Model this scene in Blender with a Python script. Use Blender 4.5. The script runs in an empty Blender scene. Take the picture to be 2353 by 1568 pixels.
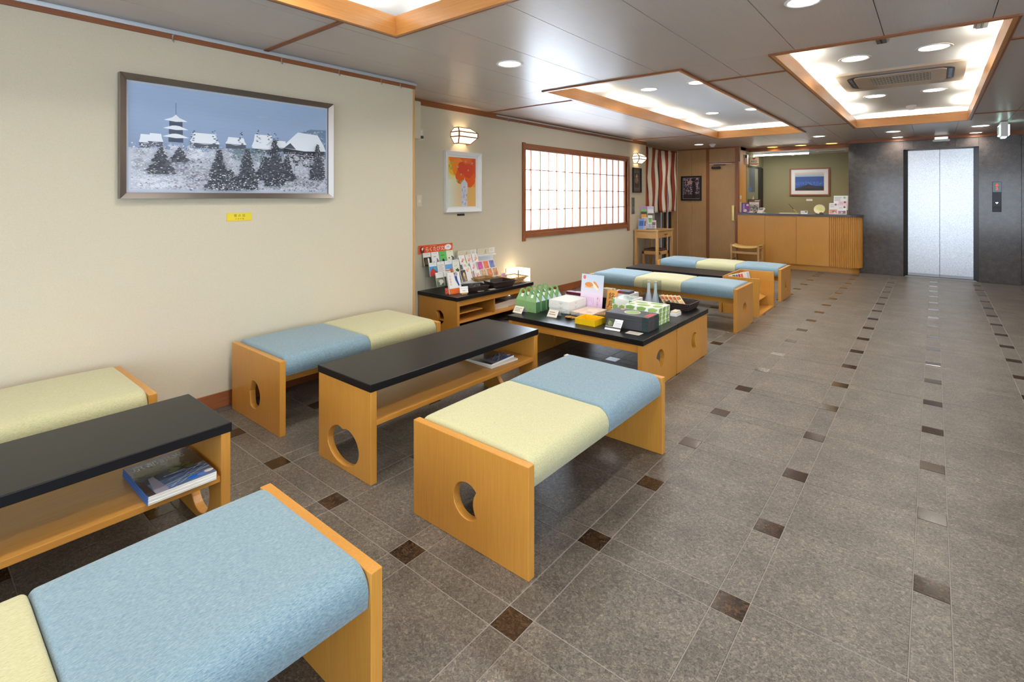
import bpy, bmesh, math, random
from mathutils import Vector, Matrix
from mathutils.geometry import tessellate_polygon
random.seed(7)
SC = bpy.context.scene
COL = SC.collection
PI = math.pi
EXPOSURE = 0.27          # overall brightness
P_ENT, P_WIN = 125.0, 240.0   # daylight: entrance, paper window (W)
P_DOWN, P_COVE, P_COFFER = 5.5, 8.0, 6.0
P_SIDE = 115.0

# ------------------------------------------------------------------ camera
cam_d = bpy.data.cameras.new('camera')
cam_d.sensor_fit = 'HORIZONTAL'; cam_d.sensor_width = 36.0
cam_d.lens = 36.0 * 1179.0 / 2353.0
cam_d.shift_y = -331.9 / 2353.0
cam_d.clip_start = 0.02; cam_d.clip_end = 100
cam = bpy.data.objects.new('camera', cam_d); COL.objects.link(cam)
cam.location = (0, 0, 1.3145)
cam.rotation_euler = (PI / 2, 0, math.radians(39.43))
SC.camera = cam

# ------------------------------------------------------------------ world: overcast daylight outside the entrance
w = bpy.data.worlds.new('daylight'); SC.world = w; w.use_nodes = True
bg = w.node_tree.nodes['Background']
bg.inputs['Color'].default_value = (0.72, 0.86, 1.0, 1); bg.inputs['Strength'].default_value = 1.6

# ------------------------------------------------------------------ view
vs = SC.view_settings
vs.view_transform = 'Standard'; vs.look = 'None'; vs.exposure = EXPOSURE; vs.gamma = 1.0; vs.use_curve_mapping = False

def area_light(name, loc, rot, sx, sy, power, color=(1, 1, 1), shape='RECTANGLE', spread=180, parent=None):
    l = bpy.data.lights.new(name, 'AREA'); l.shape = shape; l.size = sx; l.size_y = sy
    l.energy = power; l.color = color; l.spread = math.radians(spread)
    o = bpy.data.objects.new(name, l); COL.objects.link(o); o.location = loc; o.rotation_euler = rot
    if parent: o.parent = parent
    return o
# daylight coming in through the glazed entrance behind the camera and through the paper window
area_light('entrance_daylight', (0.3, -3.25, 1.25), (PI / 2, 0, 0), 4.6, 2.2, P_ENT, (0.80, 0.90, 1.0))
area_light('added_side_daylight', (3.45, .1, 1.3), (0, PI / 2, 0), 1.8, 4.0, P_SIDE, (0.80, 0.90, 1.0))  # side daylight added out of view as cool fill for the left wall
area_light('window_daylight', (-4.55, 5.75, 1.45), (0, -PI / 2, 0), 1.3, 1.5, P_WIN, (0.76, 0.88, 1.0))
area_light('window_daylight_far', (-4.55, 7.2, 1.45), (0, -PI / 2, 0), 1.3, 1.5, P_WIN * 0.17, (0.76, 0.88, 1.0))

cy = SC.cycles
cy.max_bounces = 7; cy.diffuse_bounces = 4; cy.glossy_bounces = 3; cy.transmission_bounces = 3; cy.transparent_max_bounces = 32
cy.use_light_tree = False
cy.caustics_reflective = False; cy.caustics_refractive = False; cy.sample_clamp_indirect = 12.0
# ------------------------------------------------------------------ helpers
def lin(c):
    out = []
    for v in c[:3]:
        v /= 255.0
        out.append(v / 12.92 if v <= 0.04045 else ((v + 0.055) / 1.055) ** 2.4)
    return (out[0], out[1], out[2], 1.0)

class MB:
    def __init__(s): s.v = []; s.f = []; s.sm = []
    def add(s, vs, fs, smooth=False):
        b = len(s.v); s.v += [tuple(p) for p in vs]
        for f in fs: s.f.append([b + i for i in f]); s.sm.append(smooth)
        return s
    def box(s, x0, x1, y0, y1, z0, z1, M=None):
        vs = [(x0,y0,z0),(x1,y0,z0),(x1,y1,z0),(x0,y1,z0),(x0,y0,z1),(x1,y0,z1),(x1,y1,z1),(x0,y1,z1)]
        if M is not None: vs = [M @ Vector(p) for p in vs]
        return s.add(vs, [(0,3,2,1),(4,5,6,7),(0,1,5,4),(1,2,6,5),(2,3,7,6),(3,0,4,7)])
    def prism(s, outer, holes, axis, a0, a1):
        def P(p, a):
            if axis == 'x': return (a, p[0], p[1])
            if axis == 'y': return (p[0], a, p[1])
            return (p[0], p[1], a)
        loops = [outer] + list(holes)
        tri = tessellate_polygon([[Vector((p[0], p[1], 0)) for p in l] for l in loops])
        flat = [p for l in loops for p in l]; n = len(flat)
        vs = [P(p, a0) for p in flat] + [P(p, a1) for p in flat]
        fs = [tuple(t) for t in tri] + [tuple(n + i for i in reversed(t)) for t in tri]
        k = 0
        for l in loops:
            m = len(l)
            for i in range(m):
                j = (i + 1) % m; fs.append((k + i, k + j, n + k + j, n + k + i))
            k += m
        return s.add(vs, fs)
    def loft(s, rings, cap=True, smooth=True, closed=True):
        n = len(rings[0]); vs = [p for r in rings for p in r]; fs = []
        for a in range(len(rings) - 1):
            for i in range(n if closed else n - 1):
                j = (i + 1) % n; fs.append((a*n+i, a*n+j, (a+1)*n+j, (a+1)*n+i))
        s.add(vs, fs, smooth)
        if cap and closed:
            s.add(rings[0], [tuple(range(n - 1, -1, -1))]); s.add(rings[-1], [tuple(range(n))])
        return s
    def cyl(s, p0, p1, r0, r1=None, n=16, cap=True, smooth=True):
        r1 = r0 if r1 is None else r1
        p0 = Vector(p0); p1 = Vector(p1); d = (p1 - p0).normalized()
        a = d.orthogonal().normalized(); b = d.cross(a)
        R = lambda p, r: [p + a * (r * math.cos(2*PI*i/n)) + b * (r * math.sin(2*PI*i/n)) for i in range(n)]
        return s.loft([R(p0, r0), R(p1, r1)], cap, smooth)
    def lathe(s, prof, n=24, c=(0, 0, 0), smooth=True, cap=False):
        return s.loft([[(c[0] + r*math.cos(2*PI*i/n), c[1] + r*math.sin(2*PI*i/n), c[2] + z) for i in range(n)] for r, z in prof], cap, smooth)
    def tube(s, pts, r, n=8, smooth=True):
        rings = []; pts = [Vector(p) for p in pts]
        for k, p in enumerate(pts):
            d = (pts[min(k+1, len(pts)-1)] - pts[max(k-1, 0)]).normalized()
            a = d.cross(Vector((0.31, 0.2, 0.93))).normalized(); b = d.cross(a)
            rings.append([p + a * (r * math.cos(2*PI*i/n)) + b * (r * math.sin(2*PI*i/n)) for i in range(n)])
        return s.loft(rings, True, smooth)
    def bar(s, p0, p1, wx, wy, up=(0, 0, 1)):
        p0 = Vector(p0); p1 = Vector(p1); d = (p1 - p0); L = d.length; d.normalize()
        u = Vector(up)
        if abs(d.dot(u)) > 0.95: u = Vector((1, 0, 0))
        a = d.cross(u).normalized(); b = a.cross(d)
        R = lambda p: [p + a*(sx*wx/2) + b*(sy*wy/2) for sx, sy in ((-1,-1),(1,-1),(1,1),(-1,1))]
        return s.loft([R(p0), R(p1)], True, False)
    def mesh(s, name):
        me = bpy.data.meshes.new(name)
        me.from_pydata(s.v, [], s.f)
        me.polygons.foreach_set('use_smooth', s.sm)
        bm = bmesh.new(); bm.from_mesh(me); bmesh.ops.recalc_face_normals(bm, faces=bm.faces); bm.to_mesh(me); bm.free()
        return me
    def build(s, name, mat, parent=None, bevel=0.0, seg=2, loc=None, rot=None):
        return link(name, s.mesh(name), mat, parent, bevel, seg, loc, rot)

def link(name, me, mat=None, parent=None, bevel=0.0, seg=2, loc=None, rot=None):
    o = bpy.data.objects.new(name, me); COL.objects.link(o)
    if mat is not None and not me.materials: me.materials.append(mat)
    if parent is not None: o.parent = parent
    if loc is not None: o.location = loc
    if rot is not None: o.rotation_euler = rot
    if bevel:
        m = o.modifiers.new('bevel', 'BEVEL'); m.width = bevel; m.segments = seg; m.limit_method = 'ANGLE'; m.angle_limit = math.radians(40)
    return o
def box(name, mat, x0, x1, y0, y1, z0, z1, parent=None, bevel=0.0, seg=2):
    return MB().box(x0, x1, y0, y1, z0, z1).build(name, mat, parent, bevel, seg)
def thing(name, label, cat, loc=(0, 0, 0), rz=0.0, group=None):
    o = bpy.data.objects.new(name, None); COL.objects.link(o); o.empty_display_size = 0.05
    o.location = loc; o.rotation_euler = (0, 0, rz); return tag(o, label, cat, group)
def tag(o, label, cat, group=None):
    o['label'] = label; o['category'] = cat
    if group: o['group'] = group
    return o
def struct(o):
    o['kind'] = 'structure'; return o
def dup(root, loc, rz=None, label=None):
    r = root.copy(); COL.objects.link(r); r.location = loc
    if rz is not None: r.rotation_euler = (0, 0, rz)
    if label: r['label'] = label
    for ch in list(root.children):
        c = ch.copy(); COL.objects.link(c); c.parent = r
        for g in list(ch.children):
            d = g.copy(); COL.objects.link(d); d.parent = c
    return r
def rrect(x0, x1, y0, y1, r, n=4):
    out = []
    for cx_, cy_, a in ((x1-r, y1-r, 0), (x0+r, y1-r, PI/2), (x0+r, y0+r, PI), (x1-r, y0+r, 1.5*PI)):
        for i in range(n + 1):
            t = a + PI/2 * i / n; out.append((cx_ + r*math.cos(t), cy_ + r*math.sin(t)))
    return out
def circ(cx_, cy_, r, n=24, ry=None):
    ry = r if ry is None else ry
    return [(cx_ + r*math.cos(2*PI*i/n), cy_ + ry*math.sin(2*PI*i/n)) for i in range(n)]
def moon(cx_, cz, r, d, r2, ang, n=40):
    """disc of radius r bitten by a disc of radius r2 whose centre lies d away in direction ang"""
    bx, bz = cx_ + d*math.cos(ang), cz + d*math.sin(ang)
    a = (r*r - r2*r2 + d*d) / (2*d); h = math.sqrt(max(r*r - a*a, 1e-9)); t = math.atan2(h, a)
    out = [(cx_ + r*math.cos(ang + t + (2*PI - 2*t)*i/n), cz + r*math.sin(ang + t + (2*PI - 2*t)*i/n)) for i in range(n + 1)]
    t2 = math.atan2(h, d - a)
    for i in range(1, 12):
        b = ang + PI + t2 - 2*t2*i/12.0
        out.append((bx + r2*math.cos(b), bz + r2*math.sin(b)))
    return out

# ---- flat print: coloured polygons lying a hair above each other on one surface
_font = None
def text_polys(body, size):
    global _font
    if _font is None:
        cu = bpy.data.curves.new('lettering', 'FONT'); cu.resolution_u = 3
        _font = bpy.data.objects.new('lettering', cu); COL.objects.link(_font)
    cu = _font.data; cu.body = body; cu.size = size; cu.align_x = 'CENTER'; cu.align_y = 'CENTER'
    bpy.context.view_layer.update()
    dg = bpy.context.evaluated_depsgraph_get()
    me = bpy.data.meshes.new_from_object(_font.evaluated_get(dg))
    vs = [(p.co.x, p.co.y) for p in me.vertices]; fs = [list(p.vertices) for p in me.polygons]
    bpy.data.meshes.remove(me)
    return vs, fs
def text_done():
    global _font
    if _font is not None:
        cu = _font.data; bpy.data.objects.remove(_font); bpy.data.curves.remove(cu); _font = None

class Print:
    def __init__(s, step=1e-5): s.v = []; s.f = []; s.c = []; s.w = 0.0004; s.step = step
    def poly(s, pts, col):
        b = len(s.v); s.v += [(p[0], p[1], s.w) for p in pts]; s.f.append(list(range(b, b + len(pts)))); s.c.append(lin(col)); s.w += s.step
    def rect(s, u0, u1, v0, v1, col): s.poly([(u0,v0),(u1,v0),(u1,v1),(u0,v1)], col)
    def disc(s, u, v, r, col, ry=None, n=14): s.poly(circ(u, v, r, n, ry), col)
    def blob(s, u, v, r, col, ry=None, n=9, j=0.35):
        ry = r if ry is None else ry
        pts = []
        for i in range(n):
            k = 1 + random.uniform(-j, j); pts.append((u + r*k*math.cos(2*PI*i/n), v + ry*k*math.sin(2*PI*i/n)))
        s.poly(pts, col)
    def stroke(s, u0, v0, u1, v1, wd, col):
        dx, dy = u1-u0, v1-v0; L = math.hypot(dx, dy) or 1e-6; nx, ny = -dy/L*wd/2, dx/L*wd/2
        s.poly([(u0-nx,v0-ny),(u1-nx,v1-ny),(u1+nx,v1+ny),(u0+nx,v0+ny)], col)
    def grad(s, u0, u1, v0, v1, c0, c1, n=12):
        for i in range(n):
            t = (i + 0.5) / n
            s.rect(u0, u1, v0 + (v1-v0)*i/n, v0 + (v1-v0)*(i+1)/n, tuple(c0[k] + (c1[k]-c0[k])*t for k in range(3)))
    def text(s, body, u, v, size, col, sx=1.0, vertical=False):
        if vertical:
            for i, ch in enumerate(body): s.text(ch, u, v - i*size*1.05, size, col, sx)
            return
        vs, fs = text_polys(body, size); b = len(s.v)
        s.v += [(u + p[0]*sx, v + p[1], s.w) for p in vs]
        for f in fs: s.f.append([b + i for i in f]); s.c.append(lin(col))
        s.w += s.step
    def lines(s, u0, u1, v0, v1, n, col, frac=0.4):
        h = (v1 - v0) / n
        for i in range(n):
            e = u1 - (u1-u0) * random.choice((0, 0.05, 0.25, 0.1))
            s.rect(u0, e, v0 + i*h + h*(1-frac)/2, v0 + i*h + h*(1+frac)/2, col)
    def build(s, name, parent, o, ud, vd, mat=None):
        o = Vector(o); ud = Vector(ud).normalized(); vd = Vector(vd).normalized(); n = ud.cross(vd)
        me = bpy.data.meshes.new(name)
        me.from_pydata([o + ud*p[0] + vd*p[1] + n*p[2] for p in s.v], [], s.f)
        ca = me.color_attributes.new('Col', 'FLOAT_COLOR', 'CORNER')
        buf = []
        for p, c in zip(me.polygons, s.c): buf += list(c) * p.loop_total
        ca.data.foreach_set('color', buf)
        return link(name, me, mat or M['print'], parent)

# ------------------------------------------------------------------ materials
M = {}
def newmat(name):
    m = bpy.data.materials.new(name); m.use_nodes = True; M[name] = m
    nt = m.node_tree; return m, nt, nt.nodes['Principled BSDF']
def N(nt, t, **kw):
    n = nt.nodes.new(t)
    for k, v in kw.items():
        if k in n.inputs: n.inputs[k].default_value = v
        else: setattr(n, k, v)
    return n
def ramp(nt, fac, stops):
    r = nt.nodes.new('ShaderNodeValToRGB'); e = r.color_ramp.elements
    while len(e) < len(stops): e.new(0.5)
    for k, (p, c) in enumerate(stops): e[k].position = p; e[k].color = c if len(c) == 4 else lin(c)
    nt.links.new(fac, r.inputs[0]); return r.outputs[0]
def plain(name, col, rough=0.5, metal=0.0, spec=0.5, coat=0.0, bump=0.0, bscale=200, var=0.0):
    m, nt, p = newmat(name)
    p.inputs['Base Color'].default_value = lin(col); p.inputs['Roughness'].default_value = rough
    p.inputs['Metallic'].default_value = metal; p.inputs['Specular IOR Level'].default_value = spec
    p.inputs['Coat Weight'].default_value = coat
    if bump or var:
        tc = N(nt, 'ShaderNodeTexCoord'); no = N(nt, 'ShaderNodeTexNoise', Scale=bscale, Detail=3.0)
        nt.links.new(tc.outputs['Object'], no.inputs['Vector'])
        if bump:
            b = N(nt, 'ShaderNodeBump', Strength=bump, Distance=0.002)
            nt.links.new(no.outputs['Fac'], b.inputs['Height']); nt.links.new(b.outputs[0], p.inputs['Normal'])
        if var:
            c = [v*(1-var) for v in col]; d = [min(255, v*(1+var)) for v in col]
            nt.links.new(ramp(nt, no.outputs['Fac'], [(0.3, lin(c)), (0.7, lin(d))]), p.inputs['Base Color'])
    return m
def wood(name, c0, c1, grain, rough=0.38, coat=0.0, bump=0.05, contrast=(0.25, 0.75), lat=190):
    m, nt, p = newmat(name)
    tc = N(nt, 'ShaderNodeTexCoord'); mp = N(nt, 'ShaderNodeMapping')
    k = lat; s = {'x': (k*.03, k, k), 'y': (k, k*.03, k), 'z': (k, k, k*.03)}[grain]
    mp.inputs['Scale'].default_value = s
    nt.links.new(tc.outputs['Object'], mp.inputs['Vector'])
    n1 = N(nt, 'ShaderNodeTexNoise', Scale=1.0, Detail=5.0, Roughness=0.6); nt.links.new(mp.outputs[0], n1.inputs['Vector'])
    n2 = N(nt, 'ShaderNodeTexNoise', Scale=3.0, Detail=2.0); nt.links.new(tc.outputs['Object'], n2.inputs['Vector'])
    mx = N(nt, 'ShaderNodeMath', operation='ADD'); sc = N(nt, 'ShaderNodeMath', operation='MULTIPLY'); sc.inputs[1].default_value = 0.35
    nt.links.new(n2.outputs['Fac'], sc.inputs[0]); nt.links.new(n1.outputs['Fac'], mx.inputs[0]); nt.links.new(sc.outputs[0], mx.inputs[1])
    sb = N(nt, 'ShaderNodeMath', operation='SUBTRACT'); sb.inputs[1].default_value = 0.17; nt.links.new(mx.outputs[0], sb.inputs[0])
    nt.links.new(ramp(nt, sb.outputs[0], [(contrast[0], c0), (contrast[1], c1)]), p.inputs['Base Color'])
    p.inputs['Roughness'].default_value = rough; p.inputs['Coat Weight'].default_value = coat; p.inputs['Coat Roughness'].default_value = 0.2
    if bump:
        b = N(nt, 'ShaderNodeBump', Strength=bump, Distance=0.001); nt.links.new(n1.outputs['Fac'], b.inputs['Height']); nt.links.new(b.outputs[0], p.inputs['Normal'])
    return m
def fabric(name, c0, c1, c2):
    m, nt, p = newmat(name)
    tc = N(nt, 'ShaderNodeTexCoord'); mp = N(nt, 'ShaderNodeMapping'); mp.inputs['Scale'].default_value = (110, 700, 400)
    nt.links.new(tc.outputs['Object'], mp.inputs['Vector'])
    n1 = N(nt, 'ShaderNodeTexNoise', Scale=1.0, Detail=4.0, Roughness=0.7); nt.links.new(mp.outputs[0], n1.inputs['Vector'])
    nt.links.new(ramp(nt, n1.outputs['Fac'], [(0.32, c0), (0.5, c1), (0.72, c2)]), p.inputs['Base Color'])
    p.inputs['Roughness'].default_value = 0.9; p.inputs['Sheen Weight'].default_value = 0.25; p.inputs['Specular IOR Level'].default_value = 0.2
    n2 = N(nt, 'ShaderNodeTexNoise', Scale=700.0, Detail=2.0); nt.links.new(tc.outputs['Object'], n2.inputs['Vector'])
    b = N(nt, 'ShaderNodeBump', Strength=0.35, Distance=0.001); nt.links.new(n2.outputs['Fac'], b.inputs['Height']); nt.links.new(b.outputs[0], p.inputs['Normal'])
    return m
def stone(name, stops, scale, rough, warp=1.0, rv=0.0):
    m, nt, p = newmat(name)
    ge = N(nt, 'ShaderNodeNewGeometry'); oi = N(nt, 'ShaderNodeObjectInfo')
    of = N(nt, 'ShaderNodeVectorMath', operation='ADD')
    cb = N(nt, 'ShaderNodeCombineXYZ'); ml = N(nt, 'ShaderNodeMath', operation='MULTIPLY'); ml.inputs[1].default_value = 31.0
    nt.links.new(oi.outputs['Random'], ml.inputs[0]); nt.links.new(ml.outputs[0], cb.inputs[2])
    nt.links.new(ge.outputs['Position'], of.inputs[0]); nt.links.new(cb.outputs[0], of.inputs[1])
    n1 = N(nt, 'ShaderNodeTexNoise', Scale=scale, Detail=4.0, Roughness=0.75, Distortion=1.2*warp); nt.links.new(of.outputs[0], n1.inputs['Vector'])
    n2 = N(nt, 'ShaderNodeTexNoise', Scale=scale*0.06, Detail=2.0); nt.links.new(of.outputs[0], n2.inputs['Vector'])
    ad = N(nt, 'ShaderNodeMath', operation='MULTIPLY_ADD'); ad.inputs[1].default_value = 0.22; nt.links.new(n2.outputs['Fac'], ad.inputs[0]); nt.links.new(n1.outputs['Fac'], ad.inputs[2])
    sb = N(nt, 'ShaderNodeMath', operation='SUBTRACT'); sb.inputs[1].default_value = 0.11; nt.links.new(ad.outputs[0], sb.inputs[0])
    c = ramp(nt, sb.outputs[0], stops)
    if rv:
        hs = N(nt, 'ShaderNodeHueSaturation'); mr = N(nt, 'ShaderNodeMapRange'); mr.inputs['To Min'].default_value = 1-rv; mr.inputs['To Max'].default_value = 1+rv
        nt.links.new(oi.outputs['Random'], mr.inputs['Value']); nt.links.new(mr.outputs[0], hs.inputs['Value']); nt.links.new(c, hs.inputs['Color']); c = hs.outputs[0]
    nt.links.new(c, p.inputs['Base Color']); p.inputs['Roughness'].default_value = rough
    return m
def glow(name, col, strength):
    m, nt, p = newmat(name)
    p.inputs['Base Color'].default_value = lin(col); p.inputs['Emission Color'].default_value = lin(col); p.inputs['Emission Strength'].default_value = strength
    p.inputs['Roughness'].default_value = 0.6
    return m
def clear(name, tint=(244, 249, 252), rough=0.03, k=0.6):
    m, nt, p = newmat(name); nt.nodes.remove(p)
    t = N(nt, 'ShaderNodeBsdfTransparent'); t.inputs[0].default_value = lin(tint)
    g = N(nt, 'ShaderNodeBsdfGlossy'); g.inputs['Roughness'].default_value = rough
    fr = N(nt, 'ShaderNodeFresnel', IOR=1.35); mx = N(nt, 'ShaderNodeMixShader'); k_ = N(nt, 'ShaderNodeMath', operation='MULTIPLY'); k_.inputs[1].default_value = k
    ge_ = N(nt, 'ShaderNodeNewGeometry'); inv = N(nt, 'ShaderNodeMath', operation='SUBTRACT'); inv.inputs[0].default_value = 1.0; mm = N(nt, 'ShaderNodeMath', operation='MULTIPLY')
    nt.links.new(ge_.outputs['Backfacing'], inv.inputs[1]); nt.links.new(fr.outputs[0], mm.inputs[0]); nt.links.new(inv.outputs[0], mm.inputs[1]); nt.links.new(mm.outputs[0], k_.inputs[0]); nt.links.new(k_.outputs[0], mx.inputs[0]); nt.links.new(t.outputs[0], mx.inputs[1]); nt.links.new(g.outputs[0], mx.inputs[2])
    nt.links.new(mx.outputs[0], nt.nodes['Material Output'].inputs[0]); return m

m, nt, p = newmat('print')
a_ = N(nt, 'ShaderNodeAttribute', attribute_name='Col'); nt.links.new(a_.outputs['Color'], p.inputs['Base Color']); p.inputs['Roughness'].default_value = 0.45
m, nt, p = newmat('print_gloss')
a_ = N(nt, 'ShaderNodeAttribute', attribute_name='Col'); nt.links.new(a_.outputs['Color'], p.inputs['Base Color']); p.inputs['Roughness'].default_value = 0.25; p.inputs['Coat Weight'].default_value = 0.35; p.inputs['Coat Roughness'].default_value = 0.08

HONEY = ((188, 128, 48), (204, 146, 64))
for g in 'xyz': wood('honey_' + g, HONEY[0], HONEY[1], g, 0.36, 0.15)
for g in 'xyz': wood('edge_' + g, (206, 142, 58), (218, 156, 72), g, 0.36, 0.15)
for g in 'xyz': wood('trim_' + g, (128, 72, 38), (156, 94, 54), g, 0.45)
for g in 'xyz': wood('fascia_' + g, (188, 124, 58), (210, 148, 82), g, 0.35, 0.2)
for g in 'xyz': wood('pale_' + g, (186, 140, 84), (206, 164, 108), g, 0.45)
wood('panel_z', (168, 128, 82), (190, 152, 104), 'z', 0.5)
wood('jamb_z', (196, 142, 62), (214, 164, 84), 'z', 0.45)
wood('ceiling_panel', (196, 184, 178), (208, 197, 191), 'y', 0.31, 0.0, 0.012, (0.2, 0.8), 260)
M['ceiling_panel'].node_tree.nodes['Principled BSDF'].inputs['Specular IOR Level'].default_value = 0.85
plain('black_lacquer', (22, 21, 23), 0.32, spec=0.28, bump=0.03, bscale=60)
plain('wallpaper', (208, 197, 173), 0.85, bump=0.25, bscale=260, var=0.02)
plain('olive_wall', (150, 143, 112), 0.85, bump=0.15, bscale=260)
plain('white_paint', (234, 241, 248), 0.7)
plain('white_gloss', (240, 240, 238), 0.35)
plain('white_paper', (240, 238, 232), 0.6)
plain('cream', (226, 214, 186), 0.55)
plain('dark_gap', (60, 44, 36), 0.8)
plain('chrome', (215, 215, 218), 0.16, 1.0)
plain('steel', (150, 150, 152), 0.35, 1.0)
plain('alu', (206, 210, 216), 0.4, 0.5)
plain('steel_dark', (84, 84, 86), 0.35, 1.0)
plain('silver_frame', (150, 142, 137), 0.34, 1.0)
plain('brass', (205, 180, 110), 0.28, 1.0)
plain('black', (22, 22, 24), 0.4)
plain('black_wood', (34, 28, 26), 0.4)
plain('dark_brown', (62, 34, 26), 0.5)
plain('grey_plastic', (120, 120, 122), 0.45)
plain('aircon', (206, 192, 176), 0.5)
plain('grout', (150, 142, 134), 0.9)
plain('cushion_brown', (84, 58, 50), 0.7)
plain('cord_seat', (226, 190, 118), 0.7, bump=0.5, bscale=160)
plain('yellow_card', (238, 190, 14), 0.45)
plain('counter_top', (78, 78, 84), 0.28)
fabric('fabric_blue', (92, 120, 136), (122, 146, 157), (154, 170, 175))
fabric('fabric_yellow', (170, 165, 116), (192, 187, 145), (206, 201, 164))
stone('granite_floor', [(0.28, (40, 35, 31)), (0.43, (80, 73, 66)), (0.55, (105, 97, 87)), (0.72, (150, 139, 125))], 95, 0.40, 1.0, 0.035)
stone('granite_dark', [(0.32, (22, 16, 13)), (0.5, (54, 41, 31)), (0.62, (78, 58, 42)), (0.75, (110, 82, 58))], 70, 0.16, 1.0, 0.06)
stone('granite_wall', [(0.32, (38, 33, 32)), (0.5, (70, 62, 59)), (0.7, (108, 97, 91))], 210, 0.13, 0.6)
stone('granite_border', [(0.32, (50, 45, 44)), (0.5, (84, 78, 76)), (0.7, (130, 122, 116))], 160, 0.4)
glow('lamp_white', (255, 252, 245), 9.0)
glow('lamp_soft', (250, 252, 255), 1.1)
glow('lamp_amber', (255, 196, 70), 5.0)
glow('lamp_paper', (255, 238, 205), 1.25)
glow('lantern_paper', (255, 240, 210), 2.3)
plain('cove_tube', (250, 240, 220), .4)
glow('exit_glow', (214, 255, 250), 3.0)
glow('red_digit', (255, 60, 10), 2.0)
clear('glass', (252, 253, 254), k=.35); clear('acrylic', (242, 246, 248))
# paper of the sliding window: lets the daylight through
m, nt, p = newmat('shoji_paper'); nt.nodes.remove(p)
t_ = N(nt, 'ShaderNodeBsdfTranslucent'); t_.inputs[0].default_value = (0.80, 0.82, 0.85, 1)
d_ = N(nt, 'ShaderNodeBsdfDiffuse'); d_.inputs[0].default_value = (0.8, 0.8, 0.8, 1)
mx_ = N(nt, 'ShaderNodeMixShader'); mx_.inputs[0].default_value = 0.35
nt.links.new(t_.outputs[0], mx_.inputs[1]); nt.links.new(d_.outputs[0], mx_.inputs[2]); nt.links.new(mx_.outputs[0], nt.nodes['Material Output'].inputs[0])
# brushed lift doors
m, nt, p = newmat('brushed_steel')
p.inputs['Metallic'].default_value = 1.0; p.inputs['Base Color'].default_value = lin((196, 198, 202)); p.inputs['Roughness'].default_value = 0.3
tc = N(nt, 'ShaderNodeTexCoord'); n1 = N(nt, 'ShaderNodeTexNoise', Scale=240.0, Detail=4.0); nt.links.new(tc.outputs['Object'], n1.inputs['Vector'])
nt.links.new(ramp(nt, n1.outputs['Fac'], [(0.3, (150, 150, 154)), (0.7, (222, 223, 226))]), p.inputs['Base Color'])
b_ = N(nt, 'ShaderNodeBump', Strength=0.5, Distance=0.0012); n2 = N(nt, 'ShaderNodeTexNoise', Scale=55.0, Detail=3.0); nt.links.new(tc.outputs['Object'], n2.inputs['Vector'])
nt.links.new(n2.outputs['Fac'], b_.inputs['Height']); nt.links.new(b_.outputs[0], p.inputs['Normal'])
# woven basket
for nm, c0, c1 in (('wicker_dark', (34, 24, 22), (74, 52, 44)), ('wicker_tan', (150, 108, 58), (206, 164, 104))):
    m, nt, p = newmat(nm); p.inputs['Roughness'].default_value = 0.6
    tc = N(nt, 'ShaderNodeTexCoord'); ck = N(nt, 'ShaderNodeTexVoronoi', Scale=110.0); nt.links.new(tc.outputs['Object'], ck.inputs['Vector'])
    nt.links.new(ramp(nt, ck.outputs['Distance'], [(0.1, c1), (0.7, c0)]), p.inputs['Base Color'])
    b_ = N(nt, 'ShaderNodeBump', Strength=0.8, Distance=0.003); nt.links.new(ck.outputs['Distance'], b_.inputs['Height']); nt.links.new(b_.outputs[0], p.inputs['Normal'])
# ================================================================== THE ROOM
C = 2.29                       # ceiling height
W1, W2 = -3.44, -3.98          # near and far left wall planes
W1E, W2E = 2.86, 8.60          # where they end
YG = 10.637                    # granite wall
YP = 10.45                     # panelled wall with the door
XS = -4.13                     # side wall behind the hanging curtain
XR, YB = 3.0, -2.6             # right wall, entrance wall

# ---------------------------------------------------------------- floor: grout bed + granite pieces
floor = struct(box('floor', M['grout'], -4.4, XR + .2, YB - .3, 12.6, -0.06, -0.0015))
GX, GY, PT, DK = -0.006, 2.222, 0.5, 0.098
cache = {}
def tile_mesh(kind, sx, sy):
    k = (kind, round(sx, 3), round(sy, 3))
    if k not in cache:
        mb = MB(); b = 0.0015; hx, hy = sx/2, sy/2
        lo = [(-hx,-hy,-.004),(hx,-hy,-.004),(hx,hy,-.004),(-hx,hy,-.004)]
        mi = [(x, y, -.0012) for x, y, _ in lo]
        hi = [(-hx+b,-hy+b,0),(hx-b,-hy+b,0),(hx-b,hy-b,0),(-hx+b,hy-b,0)]
        mb.loft([lo, mi, hi], True, False)
        me = mb.mesh(kind); me.materials.append(M['granite_dark' if kind == 'inlay_tile' else 'granite_floor']); cache[k] = me
    return cache[k]
def floor_x0(y): return W1 + .084 if y < W1E else W2 + 0.0
pieces = []
g = 0.0026
for i in range(-9, 7):
    for j in range(-10, 18):
        x, y = GX + PT*i, GY + PT*j
        h = DK/2
        for kind, a, b_, c, d in (('inlay_tile', x-h, x+h, y-h, y+h), ('strip_tile', x+h, x+PT-h, y-h, y+h),
                                  ('strip_tile', x-h, x+h, y+h, y+PT-h), ('floor_tile', x+h, x+PT-h, y+h, y+PT-h)):
            x0 = floor_x0((c + d)/2); x1, y0, y1 = XR, YB, YG + .02
            if a < x0: a = x0
            if b_ > x1: b_ = x1
            if c < y0: c = y0
            if d > y1: d = y1
            if b_ - a < .02 or d - c < .02: continue
            pieces.append((kind, a, b_, c, d))
lim = {'inlay_tile': 0, 'strip_tile': 0, 'floor_tile': 0}
rest = {k: MB() for k in lim}
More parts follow.
